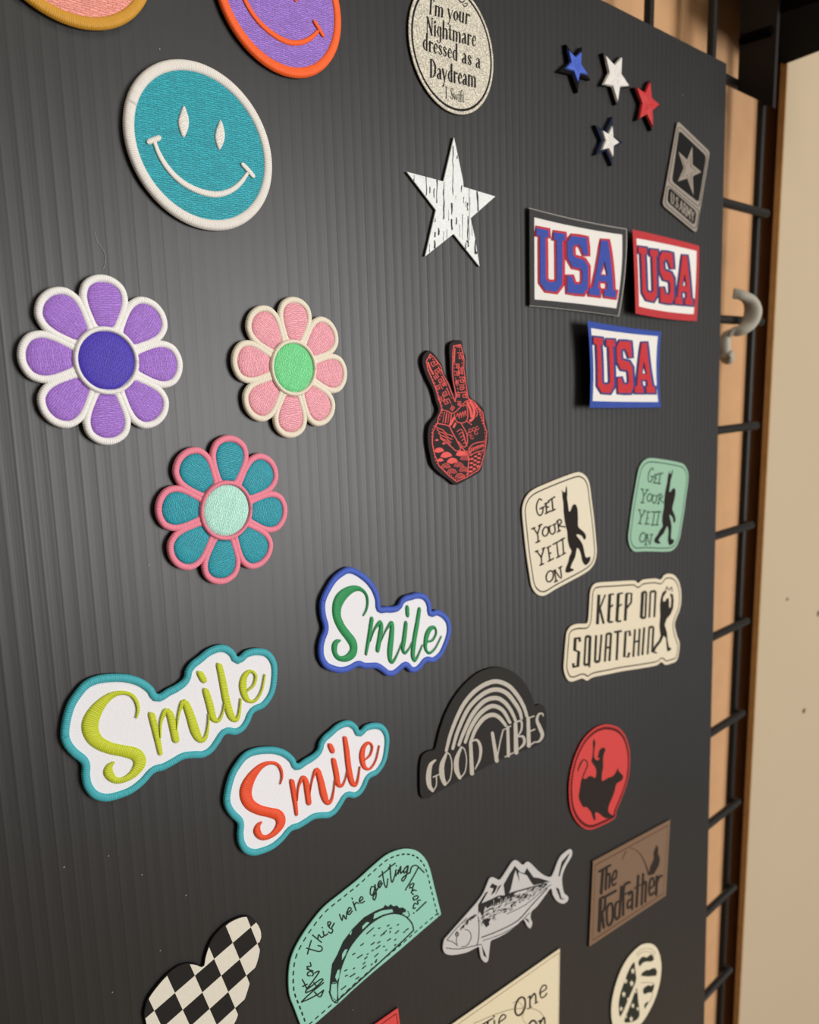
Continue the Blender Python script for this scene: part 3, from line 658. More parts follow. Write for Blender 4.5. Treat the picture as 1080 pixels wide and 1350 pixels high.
# ---- small puffy stars
CS = (730, 50, 7.2)
def tips_star(t, k=.50):
    t = np.array(t, float); c = t.mean(0); out = []
    for i in range(5): out += [t[i], c+((t[i]+t[(i+1) % 5])/2-c)*k]
    return out
def puffy_star(label, fill_tips, base_tips, fill, base, h=.0030):
    c = np.mean(fill_tips, 0); p = Patch('star_patch', label, 'patch', CS, c, 'small puffy star patches')
    B = ccw(p.L(tips_star(base_tips), h*.8)); p.slab('backing', B, -.0002, h*.8, base, .0002)
    P = tips_star(fill_tips, .56); L_ = p.L(P, h); cc = p.L([c], h)[0]; v = []; f = []
    n = len(L_)
    v = [(q[0], -h*.75, q[1]) for q in L_]+[(cc[0]+(q[0]-cc[0])*.93, -h*1.15, cc[1]+(q[1]-cc[1])*.93) for q in L_]
    v += [((cc[0]*.5+q[0]*.5), -(h*1.15+(.0006 if i % 2 else .0002)), (cc[1]*.5+q[1]*.5)) for i, q in enumerate(L_)]+[(cc[0], -h*1.05, cc[1])]
    for r in range(2):
        for i in range(n):
            j = (i+1) % n; f.append((r*n+i, r*n+j, (r+1)*n+j, (r+1)*n+i))
    for i in range(n): f.append((2*n+i, 2*n+(i+1) % n, 3*n))
    mesh_obj('star_fill', v, f, thread(fill, .8, .16), p.e)
puffy_star('small bright blue star patch with black edge', [(135,112),(262,130),(325,352),(228,428),(112,288)], [(120,58),(274,84),(352,400),(232,520),(48,318)], (62,96,200), black_back)
puffy_star('small plain white star patch between a blue and a red star', [(485,158),(648,176),(718,458),(605,618),(468,440)], [(466,140),(652,172),(724,466),(598,634),(452,450)], (226,222,216), black_back)
puffy_star('small red star patch', [(778,462),(914,408),(1006,636),(942,852),(808,772)], [(758,468),(918,402),(1012,640),(932,880),(788,786)], (196,36,40), black_back)
puffy_star('small white star patch with wide navy edge', [(458,876),(556,832),(622,995),(562,1138),(455,1064)], [(395,825),(560,745),(660,992),(556,1212),(402,1112)], (228,224,218), plain((28,34,52), .8))

# ---- USA patches: curled rectangles
U_b = [(125,290),(240,308),(240,378),(210,374),(213,770),(235,802),(290,808),(315,780),(312,400),(285,395),(287,325),(395,338),(395,405),(368,402),(365,830),(315,903),(210,885),(160,810),(158,365),(125,360)]
S_b = [(455,355),(600,375),(605,545),(565,540),(540,470),(515,440),(480,445),(465,470),(468,545),(490,565),(570,590),(605,650),(605,870),(565,925),(412,908),(412,745),(455,748),(480,820),(530,830),(552,800),(550,700),(530,672),(460,660),(412,570),(412,420)]
A_b = [(735,402),(800,408),(842,880),(868,890),(868,955),(760,940),(760,880),(785,872),(780,805),(708,795),(700,862),(722,872),(722,940),(615,925),(620,865),(650,860)]
A_h = [(757,600),(784,745),(716,735)]
WQ = [(105,190),(940,355),(885,1055),(108,970)]       # white field of the patch the letters were traced on
def inv_bil(q, p):
    q = np.array(q, float); s_, t_ = .5, .5
    for _ in range(20):
        f0 = (1-s_)*(1-t_)*q[0]+s_*(1-t_)*q[1]+s_*t_*q[2]+(1-s_)*t_*q[3]-np.array(p)
        ds = (1-t_)*(q[1]-q[0])+t_*(q[2]-q[3]); dt = (1-s_)*(q[3]-q[0])+s_*(q[2]-q[1])
        d = np.linalg.solve(np.stack([ds, dt], 1), -f0); s_ += d[0]; t_ += d[1]
    return s_, t_
def bil(q, s_, t_):
    q = np.array(q, float); return (1-s_)*(1-t_)*q[0]+s_*(1-t_)*q[1]+s_*t_*q[2]+(1-s_)*t_*q[3]
def usa(label, crop, outer, bulge, white, edge, ink, outline, lift, rim_c=None):
    """outer / white = TL, TR, BR, BL corners; bulge = sideways sag of the top, right, bottom, left edge in crop pixels"""
    c = np.mean(outer, 0)
    u0, u1 = bp(crop[0]+outer[0][0]/crop[2], crop[1]+outer[0][1]/crop[2])[0], bp(crop[0]+outer[1][0]/crop[2], crop[1]+outer[1][1]/crop[2])[0]
    def lf(u, v):
        s_ = min(1.2, max(-.2, (u-u0)/(u1-u0))); return max(0.0, lift(s_))
    p = Patch('flag_word_patch', label, 'patch', crop, c, 'USA patches', lift=lf)
    def grid_(name, q, bul, h0, h1, mat, nx=24, ny=16, under=False):
        v = []; f = []; uv = []
        for lay, h in ((0, h1), (1, h0)):
            for j in range(ny+1):
                for i in range(nx+1):
                    s_, t_ = i/nx, j/ny; pt = bil(q, s_, t_)
                    b = 4*s_*(1-s_)*((1-t_)*np.array(bul[0])+t_*np.array(bul[2]))+4*t_*(1-t_)*((1-s_)*np.array(bul[3])+s_*np.array(bul[1]))
                    pt = pt+b; v.append(p.loc(pt[0], pt[1], h)); uv.append((s_*.05, t_*30))
        m = (nx+1)*(ny+1); w = nx+1
        for j in range(ny):
            for i in range(nx):
                a = j*w+i; f.append((a, a+1, a+w+1, a+w)); f.append((m+a, m+a+w, m+a+w+1, m+a+1))
        for i in range(nx): f += [(i, m+i, m+i+1, i+1), (ny*w+i, ny*w+i+1, m+ny*w+i+1, m+ny*w+i)]
        for j in range(ny): f += [(j*w, (j+1)*w, m+(j+1)*w, m+j*w), (j*w+nx, m+j*w+nx, m+(j+1)*w+nx, (j+1)*w+nx)]
        return mesh_obj(name, v, f, mat, p.e, smooth=False)
    z = [(0, 0)]*4
    grid_('backing', outer, bulge, -.0001, .0009, twill(rim_c or mulrgb(edge, .9)))
    wb = [(b[0]*.9, b[1]*.9) for b in bulge]
    # border: four satin bands just inside the rim
    rim = []
    cm = np.mean(outer, 0); corners = [np.array(q, float)+(cm-np.array(q, float))/np.linalg.norm(cm-np.array(q, float))*(9 if rim_c else 0) for q in outer]; inn = [np.array(q, float) for q in white]
    for k in range(4):
        k2 = (k+1) % 4; a, b2 = corners[k], corners[k2]; d0, d1_ = inn[k], inn[k2]
        q = [a, b2, d1_, d0]; bul = [bulge[k], (0, 0), wb[k], (0, 0)]
        grid_('border', q, bul, .0006, .00125+.00001*k, thread(edge, kind='fill', var=.18), 24, 4)
    grid_('twill_field', white, wb, .0006, .00115, twill((226, 222, 216)))
    for nm, poly, hole in (('letter_u', U_b, None), ('letter_s', S_b, None), ('letter_a', A_b, A_h)):
        def mp(P):
            r = []
            P = list(P)
            for i in range(len(P)):     # short edges so that the letters follow the curl
                a = np.array(P[i], float); b = np.array(P[(i+1) % len(P)], float); n = max(1, int(np.linalg.norm(b-a)/60))
                for j in range(n):
                    s_, t_ = inv_bil(WQ, a+(b-a)*j/n); pt = bil(white, s_, t_)
                    pt = pt+4*s_*(1-s_)*((1-t_)*np.array(wb[0])+t_*np.array(wb[2]))+4*t_*(1-t_)*((1-s_)*np.array(wb[3])+s_*np.array(wb[1]))
                    r.append(tuple(pt))
            return r
        w = 54*crop[2]/7.2*np.linalg.norm(np.subtract(white[2], white[1]))/np.linalg.norm(np.subtract(WQ[2], WQ[1]))*7.2/crop[2]
        Q = mp(poly)
        if hole is None: L_ = p.polys(nm, [Q], .0011, .0019, thread(ink, .2, .2))
        else: L_ = p.polys(nm, [Q], .0011, .0019, thread(ink, .2, .2), holes={0: [mp(hole)]})
        st = [[(x, y, w) for x, y in Q]]+([[(x, y, w*.6) for x, y in mp(hole)]] if hole else [])
        p.strokes('outline', st, .0010, .0006, thread(outline, kind='satin', var=.2), parent=L_, smooth=False, closed=True)
def mulrgb(c, k): return tuple(int(x*k) for x in c)
usa('USA patch with black edge, blue letters outlined in red', (690,260,7.2), [(55,100),(985,300),(908,1132),(60,1032)], [(0,14),(22,0),(0,-6),(0,0)], WQ, (34,33,32), (36,64,160), (190,30,46), lambda s: .0010+.0016*s*s, (176,172,164))
usa('USA patch with red edge, red letters outlined in navy', (760,290,5.194), [(385,65),(842,178),(825,692),(405,640)], [(0,-4),(4,0),(0,10),(2,0)], [(412,125),(825,212),(805,645),(430,592)], (186,32,40), (190,26,36), (40,50,112), lambda s: .0034*(1-s)**1.5+.0008)
usa('USA patch with royal blue edge, red letters outlined in navy', (760,290,5.194), [(75,690),(582,765),(580,1282),(92,1286)], [(0,6),(-14,0),(0,2),(12,0)], [(100,740),(560,796),(562,1246),(112,1240)], (30,66,158), (194,26,36), (40,52,124), lambda s: .0046*(1-s)**1.3+.0010)

# ================================================================== leather and printed patches
DARK = (38, 33, 28)
def base_patch(p, out, h, mat, edge=(30,26,24), smooth=6, bevel=.0002, step=.0009):
    """leatherette layer on a thin dark backing; returns the outline in local coordinates"""
    P = catmull(out, smooth, True) if smooth else np.array(out, float)
    O = ccw(p.L(P, h)); O = ccw(resample(O, step)) if smooth else O
    p.slab('backing', O, -.0002, h*.6, plain(edge, .8)); p.slab('leather_face', inset(O, .00005), h*.6-.0001, h, mat, bevel)
    return O
# ---- quote oval
CN = (520, 0, 7.2); hN = .0013
N_out = [(125,150),(135,300),(170,480),(220,640),(290,790),(380,940),(480,1050),(580,1110),(660,1125),(740,1095),(820,1010),(880,890),(915,740),(930,600),(925,480),(900,340),(860,190),(800,20)]
nb = np.array([bp(CN[0]+x/CN[2], CN[1]+y/CN[2], hN) for x, y in N_out]); nc, nr = circle_fit(nb); print('quote circle', nr, (np.linalg.norm(nb-nc, axis=1)-nr).round(4))
p = Patch('quote_patch', 'round champagne glitter patch with black quote lettering and ring', 'patch', CN, (530, 560))
th = np.linspace(0, 2*math.pi, 120, endpoint=False)
O = nc-p.o2+nr*np.stack([np.cos(th), np.sin(th)], 1)
p.slab('backing', O, -.0002, .0009, plain((22,20,19), .8)); p.slab('leather_face', inset(O, .0001), .0008, hN, glitter((196,190,172), .5, 2600.0), .0002)
ink = plain((34,30,30), .6)
p.line('printed_ring', inset(O, nr*.072), .0010, hN, hN+.00006, ink)
for t_, a, b, up, pen in (("I'm your", (325,128), (712,228), (8,-150), 17), ('Nightmare', (300,318), (778,442), (2,-160), 17), ('dressed as a', (266,462), (822,655), (2,-155), 17), ('Daydream', (335,728), (782,830), (0,-165), 18), ('- T Swift -', (425,914), (718,985), (0,-108), 8)):
    p.text('text_line', t_, a, b, up, pen, hN-.0001, .00016, ink)
p.strokes('text_line', [[(612,0,10),(640,22,12),(668,8,10)], [(650,40,9),(668,62,10),(692,48,9),(690,28,8),(670,34,8)]], hN-.0001, .00016, ink, flat=True)

# ---- weathered white star
CW = (530, 170, 7.108)
p = Patch('star_patch', 'white distressed wood print star patch with long points', 'patch', CW, (480, 690))
st = [(487,78),(520,215),(576,490),(578,540),(877,632),(645,838),(685,1010),(728,1290),(485,985),(218,1195),(318,760),(45,400),(390,490)]
base_patch(p, st, .0014, glitter((222,226,224), .12, 2600.0), smooth=0, bevel=.0001)
sk = plain((52,52,54), .7)
marks = [(478,160,620,6),(393,500,840,8),(328,482,690,9),(230,452,620,7),(112,432,480,6),(470,700,800,11),(468,850,940,9),(512,830,890,8),(560,530,590,6),(568,800,1030,4),(615,700,760,10),(620,820,1100,8),(632,560,1040,3),(345,930,990,10),(310,970,1010,9),(308,1050,1112,11),(600,1070,1120,8),(262,545,600,7),(300,560,640,6),(390,960,1050,3),(420,940,1040,3),(258,1080,1150,4),(580,640,690,6),(600,680,730,5),(640,640,720,3),(312,840,870,6),(440,760,860,3),(505,620,660,4),(540,900,1010,3),(655,860,1000,3)]
rs = random.Random(5); lst = []
for x, y0, y1, w in marks:
    k = max(3, int((y1-y0)/40)); lst.append([(x+rs.uniform(-3, 3), y0+(y1-y0)*i/(k-1), w*rs.uniform(.6, 1.7)) for i in range(k)])
lst += [[(703,582,9),(708,630,18),(712,690,12),(714,765,12)], [(690,1040,8),(686,1110,14),(692,1170,20),(705,1150,6)], [(520,248,6),(517,275,12)], [(610,1050,14),(622,1068,12)]]
p.strokes('crack_marks', lst, .0013, .00014, sk, flat=True, n=3)

# ---- peace hand
CH = (555, 440, 6.59); hH = .0020
p = Patch('hand_patch', 'black peace sign hand patch engraved with red patterns', 'patch', CH, (320, 800))
H_out = [(12,240),(25,185),(65,145),(105,160),(150,215),(190,275),(202,330),(235,395),(262,455),(282,512),(290,505),(268,400),(256,330),(250,230),(245,150),(252,90),(290,62),(345,55),(362,80),(367,130),(395,210),(390,270),(400,370),(410,450),(430,545),(490,595),(545,650),(560,720),(580,800),(590,910),(575,1000),(545,1100),(525,1190),(470,1230),(400,1270),(305,1315),(240,1270),(170,1220),(105,1150),(80,1060),(60,950),(60,850),(80,780),(130,720),(152,660),(130,590),(100,480),(60,400),(25,310)]
base_patch(p, H_out, hH, leather((34,26,26), .55), smooth=4)
red = plain((222,92,88), .6); eng = []
def poly_w(pts, w): return [(x, y, w) for x, y in pts]
inner = [(48,240),(80,178),(118,210),(175,285),(190,350),(240,440),(285,560),(298,590),(305,530),(280,400),(275,300),(278,160),(285,105),(345,95),(360,150),(375,220),(372,300),(390,420),(410,560),(470,600),(540,690),(548,780),(572,850),(565,950),(550,1050),(520,1150),(500,1185),(400,1245),(310,1285),(240,1230),(160,1150),(120,1050),(100,950),(105,850),(145,775),(150,730),(185,660),(160,580),(130,480),(90,380),(60,310)]
for i in range(len(inner)):
    a, b = inner[i], inner[(i+1) % len(inner)]; eng.append(poly_w([a, b], 7))
def key(cx, cy, s, a=0.0, fl=1):       # greek-key hook
    pts = [(-1,-1),(1,-1),(1,1),(-.4,1),(-.4,-.2),(.4,-.2),(.4,.4)]; r = []
    for x, y in pts: r.append((cx+s*(x*fl*math.cos(a)-y*math.sin(a)), cy+s*(x*fl*math.sin(a)+y*math.cos(a)), 6))
    return r
keys = [key(112,250,26,1.0), key(150,330,24,1.0,-1), key(130,370,18,.9), key(175,400,22,1.1), key(158,470,22,1.1,-1), key(215,510,24,1.0), key(175,560,24,1.1), key(230,595,24,1.1,-1), key(200,435,14,1.0),
        key(342,190,24), key(315,280,16), key(350,320,22,0,-1), key(318,345,16), key(355,400,22), key(318,420,14,0,-1), key(350,465,20), key(330,530,18,0,-1), key(375,530,22), key(330,605,16), key(270,645,16,.6)]
for k in keys:
    for i in range(len(k)-1): eng.append([k[i], k[i+1]])
eng += [poly_w([(62,250),(85,310),(108,350)], 14), poly_w([(296,130),(292,200),(290,250)], 9), poly_w([(355,300),(358,350)], 7), poly_w([(215,420),(200,445)], 6), poly_w([(75,205),(80,215)], 10), poly_w([(318,115),(340,118)], 8)]
# knuckles, thumb and fist
eng += [poly_w([(170,660),(230,672),(282,690),(340,640),(385,590)], 7), poly_w([(385,590),(440,575),(490,640)], 7), poly_w([(290,700),(310,760),(360,775),(400,750),(408,690),(395,620),(365,630)], 7),
        poly_w([(150,780),(240,800),(270,850),(330,960),(345,1000),(310,1020),(240,960),(170,910)], 8), poly_w([(350,780),(390,850),(405,910),(400,960),(370,985),(330,940)], 7),
        poly_w([(345,980),(400,1040),(415,1100),(405,1230)], 8), poly_w([(400,760),(440,790)], 7)]
for i in range(4): eng.append(poly_w([(312+i*22,720-6*i),(320+i*22,690-8*i),(334+i*20,735-8*i)], 6))
eng += [poly_w([(405,600),(430,660),(440,720)], 20), poly_w([(430,590),(462,660),(455,730),(430,755)], 22), poly_w([(450,600),(490,680),(480,720)], 7)]
for i in range(6): eng.append(poly_w([(495+i*8,650+i*26),(515+i*6,670+i*22)], 7))
for i in range(4): eng.append(poly_w([(205+i*20,680+i*6),(190+i*22,770+i*3)], 9 if i % 2 else 5))
eng += [poly_w([(290,730),(255,790)], 22), poly_w([(300,780),(285,810)], 18)]
for k, y0 in enumerate((800, 830, 860, 890)): eng.append([(125+k*14+i*22, y0+i*(14+k)+6*math.sin(i*1.7), 7) for i in range(8-k)])
for i in range(5): eng.append(poly_w([(315+i*14,850+i*26),(350+i*9,830+i*28),(375+i*6,880+i*24)], 6))
for (cx, cy) in ((420,870),(445,900),(460,830),(490,820),(480,860),(430,840)): eng.append([(cx+14*math.cos(t), cy+14*math.sin(t), 5) for t in np.linspace(0, 5.2, 7)])
eng += [poly_w([(415,1000),(460,955),(552,935)], 7), poly_w([(425,1040),(470,990),(550,970)], 5), poly_w([(430,1060),(480,1030),(545,1015)], 7)]
for i in range(8): eng.append(poly_w([(425+i*16,1030-i*7),(420+i*17,1000-i*6)], 8))
polys = []
def scale_(cx, cy, r): return [(cx+r*math.cos(t), cy-r*math.sin(t)*.95) for t in np.linspace(.25, math.pi-.1, 9)]+[(cx-r*.2, cy+r*.1)]
for cx, cy, r in ((160,1030,44),(222,1075,52),(275,1125,50),(350,1060,46),(170,1110,30),(140,930,16),(200,960,16)): polys.append(scale_(cx, cy, r))
for cx, cy in ((215,1170),(330,1160),(270,1215),(375,1200),(340,1255),(385,1100),(400,1060)):
    for r in (40, 26, 12): eng.append([(cx+r*math.cos(t), cy-r*math.sin(t), 6) for t in np.linspace(.1, 3.0, 8)])
for r in range(4):
    for c in range(3): polys.append(scale_(445+c*32-r*4, 1095+r*36-c*22, 17))
p.strokes('engraved_lines', eng, hH-.0001, .00016, red, flat=True, n=3); p.polys('engraved_scales', polys, hH-.0001, hH+.00007, red)
p.dashes('engraved_rim', inset(ccw(p.L(catmull(H_out, 4, True), hH)), .0026), .0004, .0008, .0008, hH, hH+.00008, red)

# ---- star emblem plate
CA = (865, 150, 8.182); hA = .0015; G1 = (142,132,120)
p = Patch('emblem_patch', 'grey and black slanted U.S. ARMY emblem patch with a star', 'patch', CA, (320, 690))
def rounded(q, r, n=5):
    q = [np.array(a, float) for a in q]; out = []
    for i in range(len(q)):
        a, b, c = q[i-1], q[i], q[(i+1) % len(q)]
        d0 = a-b; d1_ = c-b; r0 = min(r, np.linalg.norm(d0)*.45); r1 = min(r, np.linalg.norm(d1_)*.45)
        p0 = b+d0/np.linalg.norm(d0)*r0; p1 = b+d1_/np.linalg.norm(d1_)*r1
        for t in np.linspace(0, 1, n): out.append(tuple((1-t)**2*p0+2*t*(1-t)*b+t*t*p1))
    return out
base_patch(p, rounded([(236,72),(584,408),(438,1290),(70,985)], 40), hA, glitter(G1, .08, 2500.0), smooth=0)
blk = plain((20,19,18), .6); gr = plain(G1, .6); gd = plain((70,64,58), .7)
p.polys('black_panel', [rounded([(250,175),(545,455),(462,958),(172,728)], 40), rounded([(140,790),(440,1058),(415,1205),(122,948)], 40)], hA-.0001, hA+.00006, blk)
p.polys('star_emblem', [tips_star([(393,352),(490,628),(405,880),(236,730),(244,408)], .47)], hA, hA+.00018, gr)
p.strokes('star_groove', [[(x, y, 7) for x, y in (np.array(tips_star([(393,352),(490,628),(405,880),(236,730),(244,408)], .47))-[345,600])*.62+[345,600]]], hA+.0001, .00014, gd, flat=True, smooth=False, closed=True)
p.strokes('groove', [[(x, y, 8) for x, y in rounded([(243,130),(562,432),(468,1010),(135,735)], 40)], [(x, y, 8) for x, y in rounded([(125,765),(470,1050),(428,1250),(95,970)], 40)]], hA-.0001, .00015, gd, flat=True, smooth=False, closed=True)
p.text('text_line', 'U.S.ARMY', (158,955), (412,1175), (5,-112), 11, hA, .00015, gr, contrast=.3)

# ---- yeti patches (one design in cream and in green)
CY_ = (680, 610, 7.108); hY = .0012
Y_out = [(62,470),(70,390),(105,310),(170,250),(300,190),(450,130),(570,90),(620,95),(665,130),(695,200),(715,350),(740,550),(758,750),(762,840),(745,930),(700,1000),(620,1055),(500,1120),(380,1185),(290,1240),(240,1250),(190,1225),(150,1160),(130,1050),(100,850),(75,620)]
Y_fig = [(430,255),(438,280),(440,330),(448,380),(450,450),(460,540),(472,600),(485,650),(488,720),(505,790),(525,830),(505,880),(490,940),(470,990),(468,1025),(500,1030),(520,1020),(545,1010),(540,995),(515,985),(535,930),(560,880),(575,800),(600,820),(615,870),(625,920),(650,960),(680,945),(700,910),(698,880),(670,890),(655,880),(645,840),(630,770),(600,720),(570,680),(590,672),(625,690),(640,720),(655,715),(660,685),(640,650),(600,615),(585,590),(585,520),(580,430),(560,390),(535,400),(515,450),(500,455),(490,380),(482,330),(485,290),(478,215),(468,255),(466,276),(445,272)]
def ell(cx, cy, rx, ry, w, tilt=-.35, n=14): return [(cx+rx*math.cos(t), cy+ry*math.sin(t)+rx*math.cos(t)*tilt, w) for t in np.linspace(0, 2*math.pi, n)]
Y_txt = [[(243,350),(222,340),(197,395),(200,460),(225,495),(252,470),(256,422)], [(228,432),(276,408)], [(285,378),(290,472)], [(272,388),(312,368)], [(288,422),(308,412)], [(280,478),(326,452)], [(308,358),(366,320)], [(340,340),(350,446)], [(335,456),(370,436)],
 [(150,622),(180,608)], [(165,612),(205,672),(210,745)], [(205,672),(232,582)], [(190,750),(228,732)], [(215,592),(245,578)],
 [(315,600),(322,652),(345,670),(370,642),(362,578)], [(300,608),(332,592)], [(350,584),(380,570)], [(395,548),(405,640)], [(384,552),(415,532),(430,556),(402,592)], [(402,592),(462,602)], [(392,650),(418,636)],
 [(195,828),(240,890),(240,952)], [(240,890),(266,800)], [(228,962),(262,946)], [(185,835),(210,824)], [(250,808),(275,796)], [(305,798),(320,915)], [(294,798),(328,780)], [(312,855),(330,846)], [(305,926),(355,898)],
 [(350,766),(426,726)], [(385,750),(400,880)], [(385,892),(420,872)], [(440,716),(450,850)], [(425,722),(458,706)], [(435,864),(466,846)],
 [(365,1012),(378,1108)], [(355,1014),(374,1004)], [(368,1010),(427,1086),(418,980)], [(404,988),(432,972)], [(364,1118),(392,1106)]]
Y_txt = [[(x, y, 14) for x, y in s_] for s_ in Y_txt]+[ell(280,645,28,42,14), ell(320,1065,34,50,14)]
def yeti(label, face, inkc, xf=None):
    p = Patch('yeti_patch', label, 'patch', CY_, (410, 670), 'yeti patches', xf)
    O = base_patch(p, Y_out, hY, leather(face, .55, .2, .05))
    dk = plain(inkc, .7)
    p.line('printed_outline', inset(O, .0024), .0007, hY, hY+.00006, dk)
    p.strokes('lettering', Y_txt, hY-.0001, .00016, dk, flat=True, n=3); p.polys('yeti_figure', [Y_fig], hY-.0001, hY+.00007, plain((34,28,24), .7), smooth=2)
yeti('cream rounded patch with a black walking yeti and GET YOUR YETI ON', (214,204,180), (44,36,28))
CG = (815, 585, 8.438)
src = [(475,215),(468,1025),(660,960),(230,342),(320,1065),(150,620),(560,390),(62,470),(762,840),(570,90),(240,1250)]
dst = [(615,312),(405,1075),(560,1175),(395,232),(248,1000),(262,435),(628,545),(235,240),(672,1080),(730,275),(150,1110)]
src = src[:7]; dst = dst[:7]
src += [(400,150),(410,1170),(95,780),(735,520)]; dst += [(560,185),(350,1190),(160,740),(745,680)]
S_ = np.array([bp(CY_[0]+x/CY_[2], CY_[1]+y/CY_[2], hY) for x, y in src]); T_ = np.array([bp(CG[0]+x/CG[2], CG[1]+y/CG[2], hY) for x, y in dst])
xf = sim_fit(S_, T_, True); print('yeti fit mm', (np.linalg.norm(S_ @ xf[0].T+xf[1]-T_, axis=1)*1000).round(1), xf[0].round(3).tolist())
yeti('mint green rounded patch with a black walking yeti and GET YOUR YETI ON', (138,176,150), (66,92,76), xf)

# ---- keep on squatchin
CK = (735, 750, 6.353); hK = .0012
p = Patch('bigfoot_patch', 'cream cut-out patch with KEEP ON SQUATCHIN and a black bigfoot', 'patch', CK, (540, 490))
K_out = [(55,850),(58,750),(70,600),(80,530),(115,480),(170,460),(225,458),(256,442),(268,300),(275,200),(295,145),(340,115),(480,105),(620,97),(655,100),(680,118),(720,90),(820,80),(868,88),(900,50),(945,40),(990,60),(1025,120),(1040,220),(1030,330),(1000,410),(985,470),(1005,560),(1025,620),(1020,700),(1000,770),(950,795),(905,805),(870,782),(830,810),(700,835),(540,860),(420,885),(300,910),(250,938),(205,920),(130,945),(85,930)]
O = base_patch(p, K_out, hK, leather((214,202,176), .55, .2, .05)); dk = plain((44,42,34), .7)
p.line('printed_outline', inset(O, .0027), .0008, hK, hK+.00006, plain((70,62,48), .7))
def pw(pts, w): return [(x, y, w) for x, y in pts]
kl = [pw([(348,215),(335,465)],26), pw([(402,215),(350,345)],14), pw([(356,330),(388,460)],20), pw([(440,212),(428,445)],26), pw([(440,214),(475,211)],14), pw([(435,330),(468,300)],14), pw([(428,448),(466,442)],16),
 pw([(512,205),(498,440)],26), pw([(512,207),(550,203)],14), pw([(505,320),(542,295)],14), pw([(498,442),(536,436)],16), pw([(580,205),(568,435)],24), pw([(580,207),(622,205),(618,280),(580,330)],17),
 pw([(715,195),(703,412)],27), pw([(745,193),(737,410)],17), pw([(715,195),(745,192)],20), pw([(703,412),(737,408)],20), pw([(780,190),(770,408)],16), pw([(780,192),(823,185)],20), pw([(823,188),(812,405)],18),
 pw([(188,610),(186,580),(150,582),(145,680),(180,695),(172,815),(135,820),(134,790)],27), pw([(238,568),(225,805)],18), pw([(275,562),(265,805)],24), pw([(238,568),(275,564)],22), pw([(225,805),(265,800)],22), pw([(258,790),(272,825)],14),
 pw([(325,555),(315,780)],20), pw([(370,550),(352,775)],18), pw([(315,780),(352,774)],24), pw([(412,545),(398,778)],18), pw([(412,545),(450,540)],20), pw([(450,540),(436,772)],20), pw([(408,662),(442,654)],16), pw([(475,530),(540,520)],18), pw([(508,525),(497,765)],20),
 pw([(608,562),(606,522),(572,526),(560,738),(594,735),(602,700)],22), pw([(650,505),(636,738)],18), pw([(690,500),(678,730)],18), pw([(645,612),(686,602)],16), pw([(728,490),(712,722)],18), pw([(770,487),(756,715)],16), pw([(770,489),(805,484)],20), pw([(805,487),(794,700)],18)]
p.strokes('lettering', kl, hK-.0001, .00016, dk, flat=True, smooth=False)
p.polys('bigfoot_figure', [[(860,300),(862,400),(855,480),(865,560),(850,600),(810,650),(795,690),(805,705),(835,710),(835,700),(815,690),(830,660),(870,610),(890,560),(910,580),(915,640),(920,690),(945,685),(955,665),(935,655),(925,600),(918,530),(900,470),(915,420),(950,380),(970,330),(975,260),(968,212),(942,206),(955,250),(950,320),(937,328),(936,280),(934,246),(915,246),(905,270),(886,274),(886,240),(905,208),(918,190),(900,182),(880,200),(866,250)]], hK-.0001, hK+.00007, plain((38,34,28), .7))
p.strokes('bigfoot_hands', [[(908,180,8),(918,150,8),(930,172,7),(938,176,7),(956,152,8),(960,190,8)]], hK-.0001, .00016, plain((38,34,28), .7), flat=True)

# ---- good vibes rainbow
CV = (540, 860, 5.4); hV = .0013
p = Patch('rainbow_patch', 'black rainbow patch with GOOD VIBES in silver lettering', 'patch', CV, (540, 620))
V_out = [(100,1042),(76,1005),(72,900),(75,800),(90,740),(130,705),(178,692),(192,650),(220,540),(260,430),(320,320),(400,220),(490,145),(580,110),(660,108),(740,140),(800,190),(850,260),(882,335),(893,378),(930,370),(965,395),(977,450),(975,580),(960,625),(900,670),(800,705),(700,745),(600,790),(450,870),(300,945),(200,1000),(140,1035)]
base_patch(p, V_out, hV, leather((38,36,34), .5, .3, .15), edge=(22,20,20)); sv = glitter((178,170,156), .1, 3000.0)
for a in ([(262,700),(300,560),(380,380),(480,265),(600,208),(700,235),(770,310),(815,390),(836,455)], [(308,685),(345,560),(420,400),(520,300),(610,265),(690,290),(750,360),(785,420),(797,470)], [(352,660),(390,560),(450,440),(530,350),(610,325),(670,350),(720,410),(755,485)], [(397,640),(430,550),(490,450),(560,392),(615,385),(670,420),(715,500)], [(440,625),(475,540),(530,470),(590,445),(640,465),(685,520)]):
    k = len(a); p.strokes('rainbow_arch', [[(x, y, 21+10*math.sin(math.pi*i/(k-1))) for i, (x, y) in enumerate(a)]], hV-.0001, .00018, sv, flat=True)
